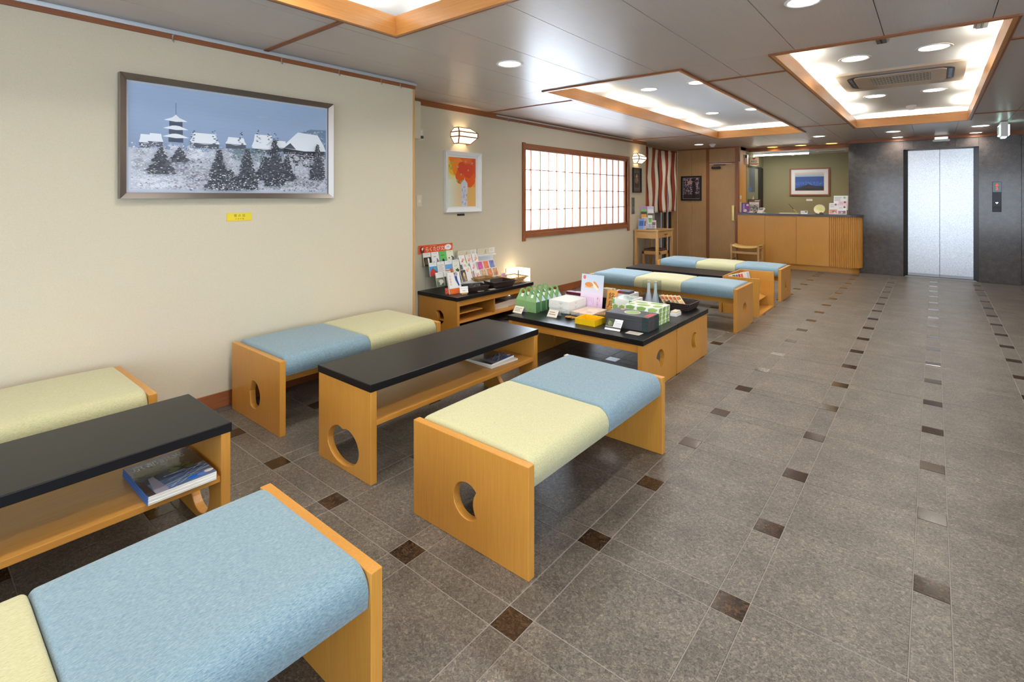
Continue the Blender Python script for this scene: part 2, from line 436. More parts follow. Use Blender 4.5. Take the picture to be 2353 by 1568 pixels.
def key(p):
    x, y = (p[1]+p[2])/2, (p[3]+p[4])/2
    dep = -x*math.sin(math.radians(39.43)) + y*math.cos(math.radians(39.43)); sid = x*math.cos(math.radians(39.43)) + y*math.sin(math.radians(39.43))
    seen = dep > 0.4 and abs(sid) < dep*1.05 and 1.3145/dep < 1.0
    return (0 if seen else 1, x*x + y*y)
for p_ in sorted(pieces, key=key):
    kind, a, b_, c, d = p_
    if lim[kind] < 300 and key(p_)[0] == 0:
        lim[kind] += 1
        link(kind, tile_mesh(kind, b_-a-g, d-c-g), None, floor, loc=((a+b_)/2, (c+d)/2, 0))
    else:
        rest[kind].box(a+g/2, b_-g/2, c+g/2, d-g/2, -.004, 0)
for k, nm in (('inlay_tile', 'inlay_tile_field'), ('strip_tile', 'strip_tile_field'), ('floor_tile', 'floor_tile_field')):
    if rest[k].v:
        o = rest[k].build(nm, M['granite_dark' if k == 'inlay_tile' else 'granite_floor'], floor); o['kind'] = 'stuff'
box('border_strip', M['granite_border'], W1 + .004, W1 + .081, YB, W1E, -.004, 0, floor)

# ---------------------------------------------------------------- walls
def wallbox(name, mat, *a): return struct(box(name, mat, *a))
wallbox('wall_left', M['wallpaper'], W1 - .70, W1, YB, W1E, 0, 2.60)
t1 = struct(box('trim_1', M['pale_z'], W1 - .03, W1 + .006, W1E - .012, W1E + .006, 0, 2.234))           # corner bead
bb = struct(box('baseboard_left', M['trim_y'], W1, W1 + .012, YB, W1E, 0, .095, None, .002))
struct(box('trim_2', M['trim_y'], W1, W1 + .014, YB, W1E + .006, 2.234, 2.262))                            # wood strip under the picture rail
# far left wall with the window opening
WY0, WY1, WZ0, WZ1 = 5.09, 7.88, .845, 1.945
mb = MB()
mb.box(W2 - .12, W2, W1E, WY0, 0, 2.6); mb.box(W2 - .12, W2, WY1, W2E, 0, 2.6)
mb.box(W2 - .12, W2, WY0, WY1, 0, WZ0); mb.box(W2 - .12, W2, WY0, WY1, WZ1, 2.6)
struct(mb.build('wall_window', M['wallpaper']))
struct(box('trim_3', M['pale_z'], W2 - .03, W2 + .006, W2E - .01, W2E + .008, 0, 2.234))
struct(box('baseboard_window', M['trim_y'], W2, W2 + .012, W1E, W2E, 0, .095, None, .002))
struct(box('trim_4', M['trim_y'], W2, W2 + .014, W1E, W2E, 2.232, C))
# alcove behind the hanging curtain
mb = MB()
mb.box(XS - .06, XS, W2E, 8.75, 0, 2.6); mb.box(XS - .06, XS, 10.12, YP, 0, 2.6); mb.box(XS - .06, XS, 8.75, 10.12, 2.12, 2.6)
struct(mb.build('wall_alcove', M['panel_z']))
struct(box('trim_5', M['steel_dark'], XS - .05, XS + .004, 10.08, 10.12, 0, 2.12))
d_ = thing('door_1', 'dark glazed lift-lobby door behind the striped curtain', 'door', (XS - .05, 9.43, 0)); struct(d_); del d_['category']
box('door_leaf', M['grey_plastic'], -.02, .0, -.68, .30, 0, 2.1, d_)
box('glass_strip', M['steel'], -.02, .004, .33, .43, 0, 2.1, d_); box('door_edge', M['black'], -.02, .006, .45, .55, 0, 2.1, d_); box('door_leaf', M['panel_z'], -.02, .002, .57, .64, 0, 2.1, d_)
# panelled wall
pw = struct(MB().box(XS, -3.53, YP + .01, YP + .08, 0, 2.6).build('wall_panelled', M['panel_z']))
box('wood_panel', M['panel_z'], XS, -3.833, YP, YP + .012, .012, 2.262, pw, .0015); box('wood_panel', M['panel_z'], -3.829, -3.535, YP, YP + .012, .012, 2.262, pw, .0015)
box('wood_panel', M['panel_z'], -3.483, -2.98, YP + .004, YP + .016, 2.0, 2.262, pw, .0015)
box('backing', M['panel_z'], -3.53, -2.90, YP + .03, YP + .08, 2.0, 2.6, pw)
struct(box('trim_6', M['trim_z'], -3.535, -3.483, YP - .012, YP + .06, 0, 2.262, None, .002)); struct(box('trim_7', M['trim_z'], -2.98, -2.918, YP - .015, YP + .06, 0, 2.262, None, .002))
struct(box('trim_8', M['trim_x'], -3.483, -2.98, YP - .006, YP + .02, 1.968, 1.996)); struct(box('trim_9', M['trim_x'], XS, -2.91, YP - .012, YP + .02, 2.262, C))
struct(box('baseboard_panelled', M['dark_brown'], XS, -3.54, YP - .006, YP, 0, .05))
dr = thing('door_2', 'light wood service door with long brass pull', 'door', (-3.231, YP + .012, 0)); struct(dr); del dr['category']
box('door_leaf', M['panel_z'], -.246, .246, 0, .03, .006, 1.966, dr, .0015)
hd = box('pull_plate', M['brass'], .182, .238, -.012, 0, .84, 1.145, dr, .006); box('pull_bar', M['brass'], .222, .238, -.035, -.010, .86, 1.125, hd, .006)
cl = box('door_closer', M['black_wood'], -.20, -.02, -.055, 0, 1.865, 1.915, dr, .02, 3); box('closer_arm', M['black_wood'], -.16, .075, -.035, -.02, 1.935, 1.95, cl, .004)
# yellow wood jamb and office side wall, back wall, header over the counter
struct(box('wall_jamb', M['jamb_z'], -3.06, -2.918, YP + .06, 10.95, 0, 2.6))
mb = MB(); mb.box(-3.06, -2.935, 10.95, 12.36, 0, 2.6)
struct(mb.build('wall_office_side', M['olive_wall']))
struct(box('wall_office_back', M['olive_wall'], -3.1, -.9, 12.40, 12.5, 0, 2.6))
struct(box('wall_office_right', M['olive_wall'], -1.10, -1.0, YG + .1, 12.4, 0, 2.6))
struct(box('trim_10', M['trim_x'], -2.918, -1.149, 11.17, 11.23, 2.222, C)); struct(box('trim_11', M['trim_y'], -2.935, -2.918, YP + .06, 11.17, 2.23, C))
struct(box('ceiling_office', M['white_paint'], -3.0, -1.05, 11.23, 12.45, 2.222, 2.30))
# granite wall with the lift opening: separate polished slabs
OX0, OX1, OZ = -.388, .532, 2.087
gw = struct(MB().box(-1.149, OX0 - .02, YG + .03, YG + .3, 0, 2.6).box(OX1 + .02, XR, YG + .03, YG + .3, 0, 2.6).box(OX0 - .02, OX1 + .02, YG + .03, YG + .3, OZ + .02, 2.6).build('wall_granite', M['granite_wall']))
sl = .0012
for a, b_, z0, z1 in ((-1.149, OX0, 0, 2.234), (OX0, -.262, OZ, 2.234), (-.262, .26, OZ, 2.234), (.26, OX1, OZ, 2.234), (OX1, 1.0, 0, 2.234), (1.0, 2.0, 0, 2.234), (2.0, XR, 0, 2.234)):
    box('granite_slab', M['granite_wall'], a + sl, b_ - sl, YG, YG + .03, z0 + sl, z1 - sl, gw, .0012)
struct(box('trim_12', M['trim_x'], -1.149, XR, YG - .012, YG + .03, 2.234, C, None, .002))
# right wall and glazed entrance wall behind the camera
mb = MB(); mb.box(XR, XR + .12, YB, -1.9, 0, 2.6); mb.box(XR, XR + .12, 2.1, 12.5, 0, 2.6); mb.box(XR, XR + .12, -1.9, 2.1, 0, .40); mb.box(XR, XR + .12, -1.9, 2.1, 2.15, 2.6)
struct(mb.build('wall_right', M['wallpaper']))
sw_ = thing('window_4', 'unseen street window added in the right wall for cool fill light', 'window', (XR, .1, .40)); struct(sw_); del sw_['category']  # glazing added out of view as the opening for the cool side fill
for k in range(5): box('mullion', M['steel_dark'], .03, .09, -2.0 + k*1.0 - .025, -2.0 + k*1.0 + .025, 0, 1.75, sw_)
box('sill_rail', M['steel_dark'], .03, .09, -2.0, 2.0, 0, .05, sw_); box('top_rail', M['steel_dark'], .03, .09, -2.0, 2.0, 1.70, 1.75, sw_)
for k in range(4): box('pane', M['glass'], .057, .063, -1.97 + k*1.0, -1.03 + k*1.0, .05, 1.70, sw_)
mb = MB(); mb.box(-4.2, -2.0, YB - .12, YB, 0, 2.6); mb.box(2.6, XR, YB - .12, YB, 0, 2.6); mb.box(-2.0, 2.6, YB - .12, YB, 2.12, 2.6)
struct(mb.build('wall_entrance', M['wallpaper']))
en = thing('window_1', 'glazed entrance front with slim dark mullions', 'window', (.3, YB, 0)); struct(en); del en['category']
for k in range(5):
    box('mullion', M['steel_dark'], -2.3 + k*1.15 - .03, -2.3 + k*1.15 + .03, -.09, -.03, 0, 2.12, en)
box('sill_rail', M['steel_dark'], -2.3, 2.3, -.09, -.03, 0, .06, en); box('top_rail', M['steel_dark'], -2.3, 2.3, -.09, -.03, 2.06, 2.12, en)
for k in range(4): box('pane', M['glass'], -2.27 + k*1.15, -1.18 + k*1.15, -.063, -.057, .06, 2.06, en)

# ---------------------------------------------------------------- ceiling: laminate panels, battens, coffers
COF = [(-2.783, -1.495, 3.84, 8.75), (-.866, .353, 3.84, 8.66), (-2.515, -1.23, -2.3, 1.955)]
GRV = [W2 - .0] + [-3.60 + .481*k for k in range(14)] + [XR]
BAT = [YB, 1.60, 4.40, 8.10, 11.17]
ceil = struct(MB().box(-4.4, XR + .1, YB - .1, 12.6, 2.62, 2.66).build('ceiling', M['white_paint']))
def minus(r, holes):
    out = [r]
    for hx0, hx1, hy0, hy1 in holes:
        nxt = []
        for x0, x1, y0, y1 in out:
            ix0, ix1, iy0, iy1 = max(x0, hx0), min(x1, hx1), max(y0, hy0), min(y1, hy1)
            if ix0 >= ix1 or iy0 >= iy1: nxt.append((x0, x1, y0, y1)); continue
            if y0 < iy0: nxt.append((x0, x1, y0, iy0))
            if iy1 < y1: nxt.append((x0, x1, iy1, y1))
            if x0 < ix0: nxt.append((x0, ix0, iy0, iy1))
            if ix1 < x1: nxt.append((ix1, x1, iy0, iy1))
        out = nxt
    return [r for r in out if r[1]-r[0] > .012 and r[3]-r[2] > .012]
for a in range(len(GRV) - 1):
    for b_ in range(len(BAT) - 1):
        for x0, x1, y0, y1 in minus((GRV[a], GRV[a+1], BAT[b_], BAT[b_+1]), COF):
            if y1 > YG + .03 and x0 > -1.149: y1 = YG + .02
            if x1 < W1 - .02 and y1 <= 1.7: continue
            box('ceiling_panel', M['ceiling_panel'], x0 + .002, x1 - .002, y0 + .001, y1 - .001, C, C + .012, ceil)
box('ceiling_panel', M['ceiling_panel'], XS, W2, W2E, YP, C, C + .012, ceil)
for x0, x1, y0, y1 in minus((-4.3, XR, YB, 11.25), COF):
    box('ceiling_backing', M['dark_gap'], x0, x1, y0, y1, C + .016, C + .03, ceil)
for y, segs in ((1.60, [(W1, -2.515), (-1.23, XR)]), (4.40, [(W2, -2.783), (-1.495, -.866), (.353, XR)]), (8.10, [(XS + .15, -2.783), (-1.495, -.866), (.353, XR)])):
    for x0, x1 in segs: box('batten', M['trim_x'], x0, x1, y - .016, y + .016, C - .008, C + .01, ceil, .002)
def coffer(x0, x1, y0, y1, n, label, seed):
    t = thing('light_coffer', label, 'x', ((x0+x1)/2, (y0+y1)/2, C)); del t['category']; t.parent = ceil
    hx, hy = (x1-x0)/2, (y1-y0)/2; T, F0, F1, G, TOP = .024, -.012, .108, .16, .18
    for nm, a in (('fascia_board', (-hx, -hx+T, -hy, hy)), ('fascia_board', (hx-T, hx, -hy, hy))):
        box(nm, M['fascia_y'], *a, F0, F1, t, .002)
    for a in ((-hx+T, hx-T, -hy, -hy+T), (-hx+T, hx-T, hy-T, hy)):
        box('fascia_board', M['fascia_x'], *a, F0, F1, t, .002)
    for a in ((-hx-.012, -hx, -hy-.012, hy+.012), (hx, hx+.012, -hy-.012, hy+.012)): box('rim_moulding', M['trim_y'], *a, F0, .012, t)
    for a in ((-hx, hx, -hy-.012, -hy), (-hx, hx, hy, hy+.012)): box('rim_moulding', M['trim_x'], *a, F0, .012, t)
    # white cavity with a cove behind the boards
    mb = MB()
    mb.box(-hx-G, hx+G, -hy-G, hy+G, TOP, TOP + .02)
    mb.box(-hx-G-.02, -hx-G, -hy-G, hy+G, .03, TOP); mb.box(hx+G, hx+G+.02, -hy-G, hy+G, .03, TOP)
    mb.box(-hx-G, hx+G, -hy-G-.02, -hy-G, .03, TOP); mb.box(-hx-G, hx+G, hy+G, hy+G+.02, .03, TOP)
    mb.build('white_cavity', M['white_paint'], t)
    ledge = MB()
    ledge.box(-hx-G, -hx, -hy-G, hy+G, .03, .034); ledge.box(hx, hx+G, -hy-G, hy+G, .03, .034); ledge.box(-hx, hx, -hy-G, -hy, .03, .034); ledge.box(-hx, hx, hy, hy+G, .03, .034)
    ledge.build('cove_ledge', M['white_paint'], t)
    L = (2*hy) / n
    for s_ in (-1, 1):
        for k in range(n):
            yy = -hy + L*(k + .5); xx = s_*(hx + G*.45)
            tb = MB().cyl((xx, yy - L*.32, .06), (xx, yy + L*.32, .06), .012, n=8).build('cove_lamp', M['cove_tube'], t)
            area_light('cove_light', (xx, yy, .085), (PI, s_*-.75, 0), .03, L*.6, P_COVE, (1.0, .91, .74), parent=t)
    for s_ in (-1, 1):
        yy = s_*(hy + G*.45)
        MB().cyl((-hx*.6, yy, .06), (hx*.6, yy, .06), .012, n=8).build('cove_lamp', M['cove_tube'], t)
        area_light('cove_light', (0, yy, .085), (PI + s_*-.75, 0, 0), hx*1.2, .03, P_COVE*1.1, (1.0, .91, .74), parent=t)
    return t
coffer(*COF[0], 4, 'rectangular light coffer with orange wood fascia in middle of ceiling', 1)
coffer(*COF[1], 4, 'light coffer holding the air conditioner before the lift', 2)
coffer(*COF[2], 4, 'light coffer cut by top edge, above the large painting', 3)
# ================================================================== LIGHT FITTINGS AND CEILING GEAR
def downlight(name, x, y, z, r, power, label, col='lamp_white', lc=(1, .95, .88), group='ceiling downlights', bright=True, spread=150):
    t = thing(name, label, 'downlight', (x, y, z), 0, group)
    MB().lathe([(r, 0), (r*1.02, -.004), (r*.98, -.008), (r*.84, -.006), (r*.80, .0)], 32).build('trim_ring', M['white_gloss'], t)
    MB().lathe([(r*.80, -.002), (r*.66, .02), (r*.60, .024)], 32).build('reflector', M['chrome'], t)
    MB().lathe([(r*.79, -.0035), (r*.40, -.0045), (.001, -.005)], 32).build('lamp', M[col], t)
    area_light('light', (0, 0, -.012), (0, 0, 0), r*1.3, r*1.3, power, lc, 'DISK', spread, t)
    return t
for x, y, r, pw_, lb in ((-2.40, 2.893, .098, 1.4, 'bright round downlight in ceiling past the near coffer'), (-.502, 2.896, .085, 1.4, 'round downlight cut by top edge of picture'),
        (-3.388, 9.61, .09, .8, 'small round downlight before the wood door'), (-1.431, 9.53, .10, .8, 'round downlight above end of reception counter'),
        (-.467, 9.54, .105, .9, 'slotted downlight left of lift doors, nearer one'), (-.459, 10.50, .085, .6, 'tiny wall-washer downlight left of lift at granite'),
        (.492, 10.50, .085, .6, 'tiny wall-washer downlight right of lift at granite'), (.494, 9.54, .11, .9, 'round downlight beside hanging exit sign')):
    downlight('downlight', x, y, C, r, P_DOWN*pw_, lb)
for x, y, lb in ((-2.45, 11.04, 'left of three amber counter downlights'), (-1.95, 11.00, 'middle of three amber counter downlights'), (-1.444, 10.95, 'right of three amber counter downlights')):
    downlight('amber_downlight', x, y, C, .11, P_DOWN*.4, lb, 'lamp_amber', (1, .62, .2), 'amber downlights over the counter')
# further fittings out of the picture that light the near half of the room
for k, (x, y) in enumerate(((-.502, .9), (.60, 2.9), (1.6, 5.4), (.9, -.8))):
    downlight('downlight', x, y, C, .075, P_DOWN*1.5, 'round downlight %s out of picture' % ('over the near aisle', 'right of the camera', 'along the right wall', 'behind the camera')[k])
ZC = C + .18
for (x, y, lb) in ((-2.365, 5.19, 'near left star-bright'), (-1.848, 5.19, 'near right star-bright'), (-2.365, 7.23, 'far left star-bright'), (-1.848, 7.23, 'far right star-bright')):
    downlight('coffer_downlight', x, y, ZC, .098, P_COFFER, lb + ' downlight in middle coffer', group='downlights in the middle coffer', lc=(1, .96, .9))
for (x, y, lb) in ((-.51, 5.13, 'near left'), (0.0, 5.13, 'near right'), (-.518, 7.19, 'far left'), (0.0, 7.18, 'far right')):
    downlight('coffer_downlight', x, y, ZC, .115, P_COFFER, lb + ' downlight beside the ceiling air conditioner', group='downlights around the air conditioner', lc=(1, .94, .84))
for (x, y, lb) in ((-2.13, 1.2, 'far left'), (-1.6, 1.2, 'far right'), (-2.13, -.9, 'near left'), (-1.6, -.9, 'near right')):
    downlight('coffer_downlight', x, y, ZC, .07, P_COFFER*1.2, lb + ' downlight in near coffer above picture edge', group='downlights in the near coffer', lc=(1, .96, .9))

# ceiling cassette air conditioner
ac = thing('air_conditioner', 'beige ceiling cassette air conditioner in the far right coffer', 'air conditioner', (-.256, 6.17, ZC))
MB().prism(rrect(-.475, .475, -.465, .465, .012), [rrect(-.40, .40, -.345, .345, .13, 8)], 'z', -.022, 0).build('face_plate', M['aircon'], ac, .003)
MB().prism(rrect(-.40, .40, -.345, .345, .13, 8), [], 'z', -.019, .0).build('air_slot', M['black'], ac)
MB().prism(rrect(-.345, .345, -.29, .29, .07, 8), [rrect(-.215, .235, -.215, .215, .004)], 'z', -.03, -.006).build('centre_panel', M['aircon'], ac, .004)
MB().box(-.215, .235, -.215, .215, -.0265, -.006).build('grille_backing', M['black'], ac)
mb = MB()
for k in range(18): mb.box(-.204 + k*.025, -.199 + k*.025, -.215, .215, -.0285, -.026)
mb.build('grille_bars', M['aircon'], ac)
for k in range(9): box('grille_slat', M['aircon'], -.215, .235, -.204 + k*.05, -.197 + k*.05, -.0295, -.026, ac)
mb = MB()
for s_ in (-1, 1): mb.box(-.30, .30, s_*.318 - .012, s_*.318 + .012, -.024, -.018); mb.box(s_*.372 - .012, s_*.372 + .012, -.22, .22, -.024, -.018)
mb.build('air_vane', plain('vane_blue', (92, 110, 140), .35), ac)
# access hatch and diffusers near the front of that coffer
hs = thing('ceiling_hatch', 'white ceiling access hatch with metal slot diffusers in far right coffer', 'ceiling hatch', (-.03, 4.42, ZC))
box('hatch_panel', M['white_paint'], -.22, .25, -.30, .30, -.006, 0, hs, .002); 
for x in (-.27, .28):
    d_ = box('slot_diffuser', M['steel'], x - .03, x + .03, -.30, .30, -.012, 0, hs); box('slot', M['black'], x - .006, x + .006, -.29, .29, -.0135, -.011, d_)
# smoke detectors
def detector(x, y, z, label):
    t = thing('smoke_detector', label, 'smoke detector', (x, y, z), 0, 'smoke detectors')
    MB().lathe([(.001, 0), (.055, 0), (.058, -.02), (.05, -.03), (.001, -.03)], 24).build('base', M['white_gloss'], t)
    MB().lathe([(.04, -.028), (.034, -.05), (.02, -.058), (.001, -.058)], 20).build('sensor_head', M['white_gloss'], t)
detector(-.22, 8.22, ZC, 'white smoke detector at far end of air conditioner coffer'); detector(-3.165, 9.69, C, 'white smoke detector on ceiling before the wood door')
detector(-2.25, 11.9, 2.222, 'smoke detector above the picture behind the counter')
# picture rails with sliding hooks
def rail(x, y0, y1, label, hooks):
    t = thing('picture_rail', label, 'picture rail', (x, y0, 2.262)); L = y1 - y0
    box('rail_channel', M['alu'], .0, .022, 0, L, 0, .006, t); box('rail_lip', M['alu'], .016, .026, 0, L, -.002, .014, t); box('rail_back', M['alu'], .0, .004, 0, L, .006, .027, t)
    for y in hooks:
        h = MB().box(.004, .02, y - y0 - .006, y - y0 + .006, -.012, .006).tube([(.012, y-y0, -.01), (.012, y-y0, -.035), (.018, y-y0+.004, -.045), (.024, y-y0+.004, -.036)], .003, 6).build('rail_hook', M['chrome'], t)
rail(W1 + .0, YB, 2.87, 'long silver picture rail above the snow painting wall', (1.054, 1.70, 2.136, 2.514, 2.705))
rail(W2 + .0, 4.53, 8.05, 'silver picture rail above the paper window', (4.75, 4.95, 7.0))
# exit sign hanging from the ceiling, edge-on
ex = thing('exit_sign', 'hanging illuminated exit sign near lift, seen edge-on', 'exit sign', (.70, 9.22, C))
box('housing', M['white_gloss'], -.035, .035, -.12, .12, -.20, -.01, ex, .006); box('lit_face', M['exit_glow'], -.05, -.036, -.115, .115, -.185, -.05, ex, .003); box('lit_face', M['exit_glow'], .036, .05, -.115, .115, -.185, -.05, ex, .003); box('lit_base', M['exit_glow'], -.022, .022, -.10, .10, -.212, -.2005, ex)
pr_ = Print(); pr_.rect(-.10, .10, -.055, .055, (30, 150, 90)); pr_.rect(-.06, -.01, -.045, .045, (235, 250, 245)); pr_.disc(.03, .02, .012, (235, 250, 245)); pr_.stroke(.03, .01, .02, -.03, .012, (235, 250, 245))
pr_.build('pictogram', ex, (-.0502, 0, -.1175), (0, -1, 0), (0, 0, 1))
# emergency lamp over the lift
em = thing('emergency_lamp', 'small white emergency lamp fixed over lift doors', 'emergency lamp', (.09, YG - .01, 2.19))
box('back_plate', M['white_gloss'], -.085, .085, -.03, 0, .0, .075, em, .004); box('lens', M['lamp_soft'], -.075, .075, -.055, -.03, .045, .068, em, .003); box('cover', M['white_gloss'], -.105, .105, -.075, -.0, -.005, .03, em, .006)
# inner office strip light
tb = thing('strip_light', 'white fluorescent strip light behind the counter header', 'strip light', (-2.5, 11.6, 2.222))
box('housing', M['white_gloss'], -.60, .60, -.05, .05, -.03, 0, tb); MB().cyl((-.58, 0, -.045), (.58, 0, -.045), .016, n=10).build('tube', M['lamp_white'], tb)
area_light('light', (0, 0, -.07), (0, 0, 0), 1.1, .05, P_DOWN*1.8, (1, .97, .9), parent=tb)
dv = thing('ceiling_vent', 'flat white ceiling vent behind the counter, right side', 'vent', (-1.55, 11.75, 2.222)); box('vent_plate', M['white_gloss'], -.25, .25, -.08, .08, -.014, 0, dv, .004); box('vent_slot', M['grey_plastic'], -.22, .22, -.05, .05, -.016, -.013, dv)

# ================================================================== PAPER WINDOW
wn = thing('window_2', 'shoji paper window with brown wooden grid', 'window', (W2, (WY0+WY1)/2, 0)); struct(wn); del wn['category']
hy = (WY1 - WY0)/2
box('jamb', M['trim_z'], -.10, .022, -hy - .055, -hy, .755, 1.995, wn, .002); box('jamb', M['trim_z'], -.10, .022, hy, hy + .06, .742, 1.985, wn, .002)
box('head', M['trim_y'], -.10, .020, -hy, hy, WZ1 - .005, 1.985, wn, .002); box('track', M['trim_y'], -.06, .006, -hy, hy, 1.905, 1.938, wn, .002)
sl_ = box('sill', M['trim_y'], -.10, .024, -hy, hy, .795, WZ0 + .005, wn, .002); box('bottom_rail', M['trim_y'], -.06, .004, -hy, hy, .852, .885, wn, .002)
mun = [5.254, 5.457, 5.65, 5.845, 6.045, 6.24, 6.44, 6.645, 6.84, 7.04, 7.243, 7.443, 7.636]
yc = (WY0 + WY1)/2
for y in mun:
    wd = .016 if abs(y - 6.44) > .01 else .03
    box('muntin', M['trim_z'], -.042, -.022, y - yc - wd/2, y - yc + wd/2, .885, 1.905, wn)
for z in (1.145, 1.400, 1.660): box('cross_bar', M['trim_y'], -.040, -.026, -hy, hy, z - .006, z + .006, wn)
box('side_stile', M['trim_z'], -.05, -.015, hy - .045, hy, .885, 1.905, wn)
ys = [WY0] + mun + [WY1]; zs = [.885, 1.145, 1.400, 1.660, 1.905]
for a in range(len(ys) - 1):
    for b_ in range(4): MB().add([(-.045, ys[a] - yc, zs[b_]), (-.045, ys[a+1] - yc, zs[b_]), (-.045, ys[a+1] - yc, zs[b_+1]), (-.045, ys[a] - yc, zs[b_+1])], [(0, 1, 2, 3)]).build('paper_pane', M['shoji_paper'], wn)

# ================================================================== WALL LAMPS
def wall_lamp(y, label):
    t = thing('wall_lamp', label, 'wall lamp', (W2, y, 1.97), 0, 'faceted paper wall lamps')
    rings = [((.065, .09), .085), ((.13, .14), .033), ((.13, .14), -.017), ((.065, .09), -.085)]
    def R(d, h, z): return [(.004, -h, z), (d, -h, z), (d, h, z), (.004, h, z)]
    Q = [R(a[0], a[1], z) for a, z in rings]
    for k in range(3):
        for i in range(3):
            q = [Q[k][i], Q[k][i+1], Q[k+1][i+1], Q[k+1][i]]
            me = MB(); me.add(q, [(0, 1, 2, 3)]); o = me.build('paper_panel', M['lamp_paper'], t); 
            so = o.modifiers.new('thickness', 'SOLIDIFY'); so.thickness = .002; so.offset = 0
    fr = MB()
    for k in range(4):
        for i in range(3): fr.bar(Q[k][i], Q[k][i+1], .011, .011)
    for i in (1, 2):
        for k in range(3): fr.bar(Q[k][i], Q[k+1][i], .011, .011)
    for i in (0, 3):
        for k in range(3): fr.bar(Q[k][i], Q[k+1][i], .007, .007)
    fr.build('frame', M['trim_x'], t)
    box('wall_plate', M['pale_z'], 0, .006, -.06, .06, -.05, .05, t)
    l = bpy.data.lights.new('bulb', 'POINT'); l.energy = 1.6; l.color = (1, .80, .50); l.shadow_soft_size = .012
    o = bpy.data.objects.new('bulb', l); COL.objects.link(o); o.parent = t; o.location = (.05, 0, .0)
wall_lamp(3.95, 'faceted paper wall lamp above the orange flower picture'); wall_lamp(8.21, 'faceted paper wall lamp beside the striped curtain')
# ================================================================== BENCHES AND LOW TABLES
def cushion_mesh(L, Wd, T, rl, rs, crown=.010, nx=28, ny=28):
    """seat pad: L along x (square cut ends), Wd along y (rolled edges)"""
    hx, hy = L/2, Wd/2
    def pos(h, r, n):
        a = [-h + r*(1 - math.cos(PI/2*i/6)) for i in range(7)]
        mid = [-(h - r) + 2*(h - r)*i/(n - 12) for i in range(1, n - 12)]
        return a + mid + [-v for v in reversed(a)]
    X, Y = pos(hx, rs, nx), pos(hy, rl, ny)
    def drop(v, h, r):
        e = abs(v) - (h - r)
        return 0 if e <= 0 else r - math.sqrt(max(r*r - e*e, 0))
    mb = MB(); vs = []; nX, nY = len(X), len(Y)
    for x in X:
        for y in Y:
            z = T - drop(x, hx, rs) - drop(y, hy, rl) + crown*(1 - (x/hx)**2)*(1 - (y/hy)**4)
            vs.append((x, y, max(z, .012)))
    fs = [(i*nY+j, (i+1)*nY+j, (i+1)*nY+j+1, i*nY+j+1) for i in range(nX-1) for j in range(nY-1)]
    rim = [(i, 0) for i in range(nX)] + [(nX-1, j) for j in range(1, nY)] + [(i, nY-1) for i in range(nX-2, -1, -1)] + [(0, j) for j in range(nY-2, 0, -1)]
    b = len(vs); 
    for i, j in rim: vs.append((X[i], Y[j]*.985, .006))
    b2 = len(vs)
    for i, j in rim: vs.append((X[i]*.985, Y[j]*.93, 0))
    n = len(rim)
    for k in range(n):
        m = (k+1) % n; a0 = rim[k][0]*nY + rim[k][1]; a1 = rim[m][0]*nY + rim[m][1]
        fs += [(a0, a1, b+m, b+k), (b+k, b+m, b2+m, b2+k)]
    fs.append(tuple(range(b2, b2+n)))
    mb.add(vs, fs, True); return mb
def panel(wd, h, hole, thick, ax):
    return MB().prism([(-wd/2, 0), (wd/2, 0), (wd/2, h), (-wd/2, h)], [hole] if hole else [], 'x', ax - thick/2, ax + thick/2)
def bench(label, cx_, cy_, rz, L, Wd, H, cols, holes, group):
    """long axis local x; holes = shapes for the (-x, +x) end boards in (y, z)"""
    t = thing('bench', label, 'bench', (cx_, cy_, 0), rz, group); T = .034
    for s_, hole in ((-1, holes[0]), (1, holes[1])):
        panel(Wd, H, hole, T, s_*(L/2 - T/2)).build('end_board', M['honey_z'], t, .0025)
    inner = L - 2*T; n = len(cols); l = inner / n; cz = H - .095
    me = {}
    for k, c in enumerate(cols):
        o = cushion_mesh(l - .003, Wd - .014, .112, .055, .014).build('seat_cushion', M['fabric_' + c], t, loc=(-inner/2 + l*(k + .5), 0, cz))
        MB().tube([(l/2 - .003, y, .10 - (0 if abs(y) < Wd/2 - .07 else (abs(y) - Wd/2 + .07)**2*9)) for y in [(-Wd/2 + .02) + (Wd - .04)*i/16 for i in range(17)]], .0022, 6).build('seam_piping', M['fabric_' + c], o) if k < n - 1 else None
    box('seat_board', M['honey_x'], -inner/2, inner/2, -Wd/2 + .12, Wd/2 - .12, cz - .02, cz, t)
    for s_ in (-1, 1): box('seat_rail', M['honey_x'], -inner/2, inner/2, s_*(Wd/2 - .14) - .011, s_*(Wd/2 - .14) + .011, cz - .068, cz - .002, t, .002)
    return t
def table(label, cx_, cy_, rz, L, Wd, H, holes, group, shelf=None, top_over=.012, apron=True, name='low_table'):
    t = thing(name, label, 'table', (cx_, cy_, 0), rz, group); T = .034; TT = .036
    box('table_top', M['black_lacquer'], -L/2, L/2, -Wd/2, Wd/2, H - TT, H, t, .003)
    li, wi = L - 2*top_over, Wd - 2*top_over
    for s_, hole in ((-1, holes[0]), (1, holes[1])):
        panel(wi, H - TT, hole, T, s_*(li/2 - T/2)).build('end_board', M['honey_z'], t, .0025)
    if shelf is not None:
        box('shelf', M['edge_x'], -li/2 + T, li/2 - T, -wi/2 + .008, wi/2 - .008, shelf - .024, shelf, t, .002)
    if apron:
        for s_ in (-1, 1): box('apron', M['honey_x'], -li/2 + T, li/2 - T, s_*(wi/2 - .02) - .010, s_*(wi/2 - .02) + .010, H - TT - .055, H - TT, t, .002)
    return t
R90 = PI/2
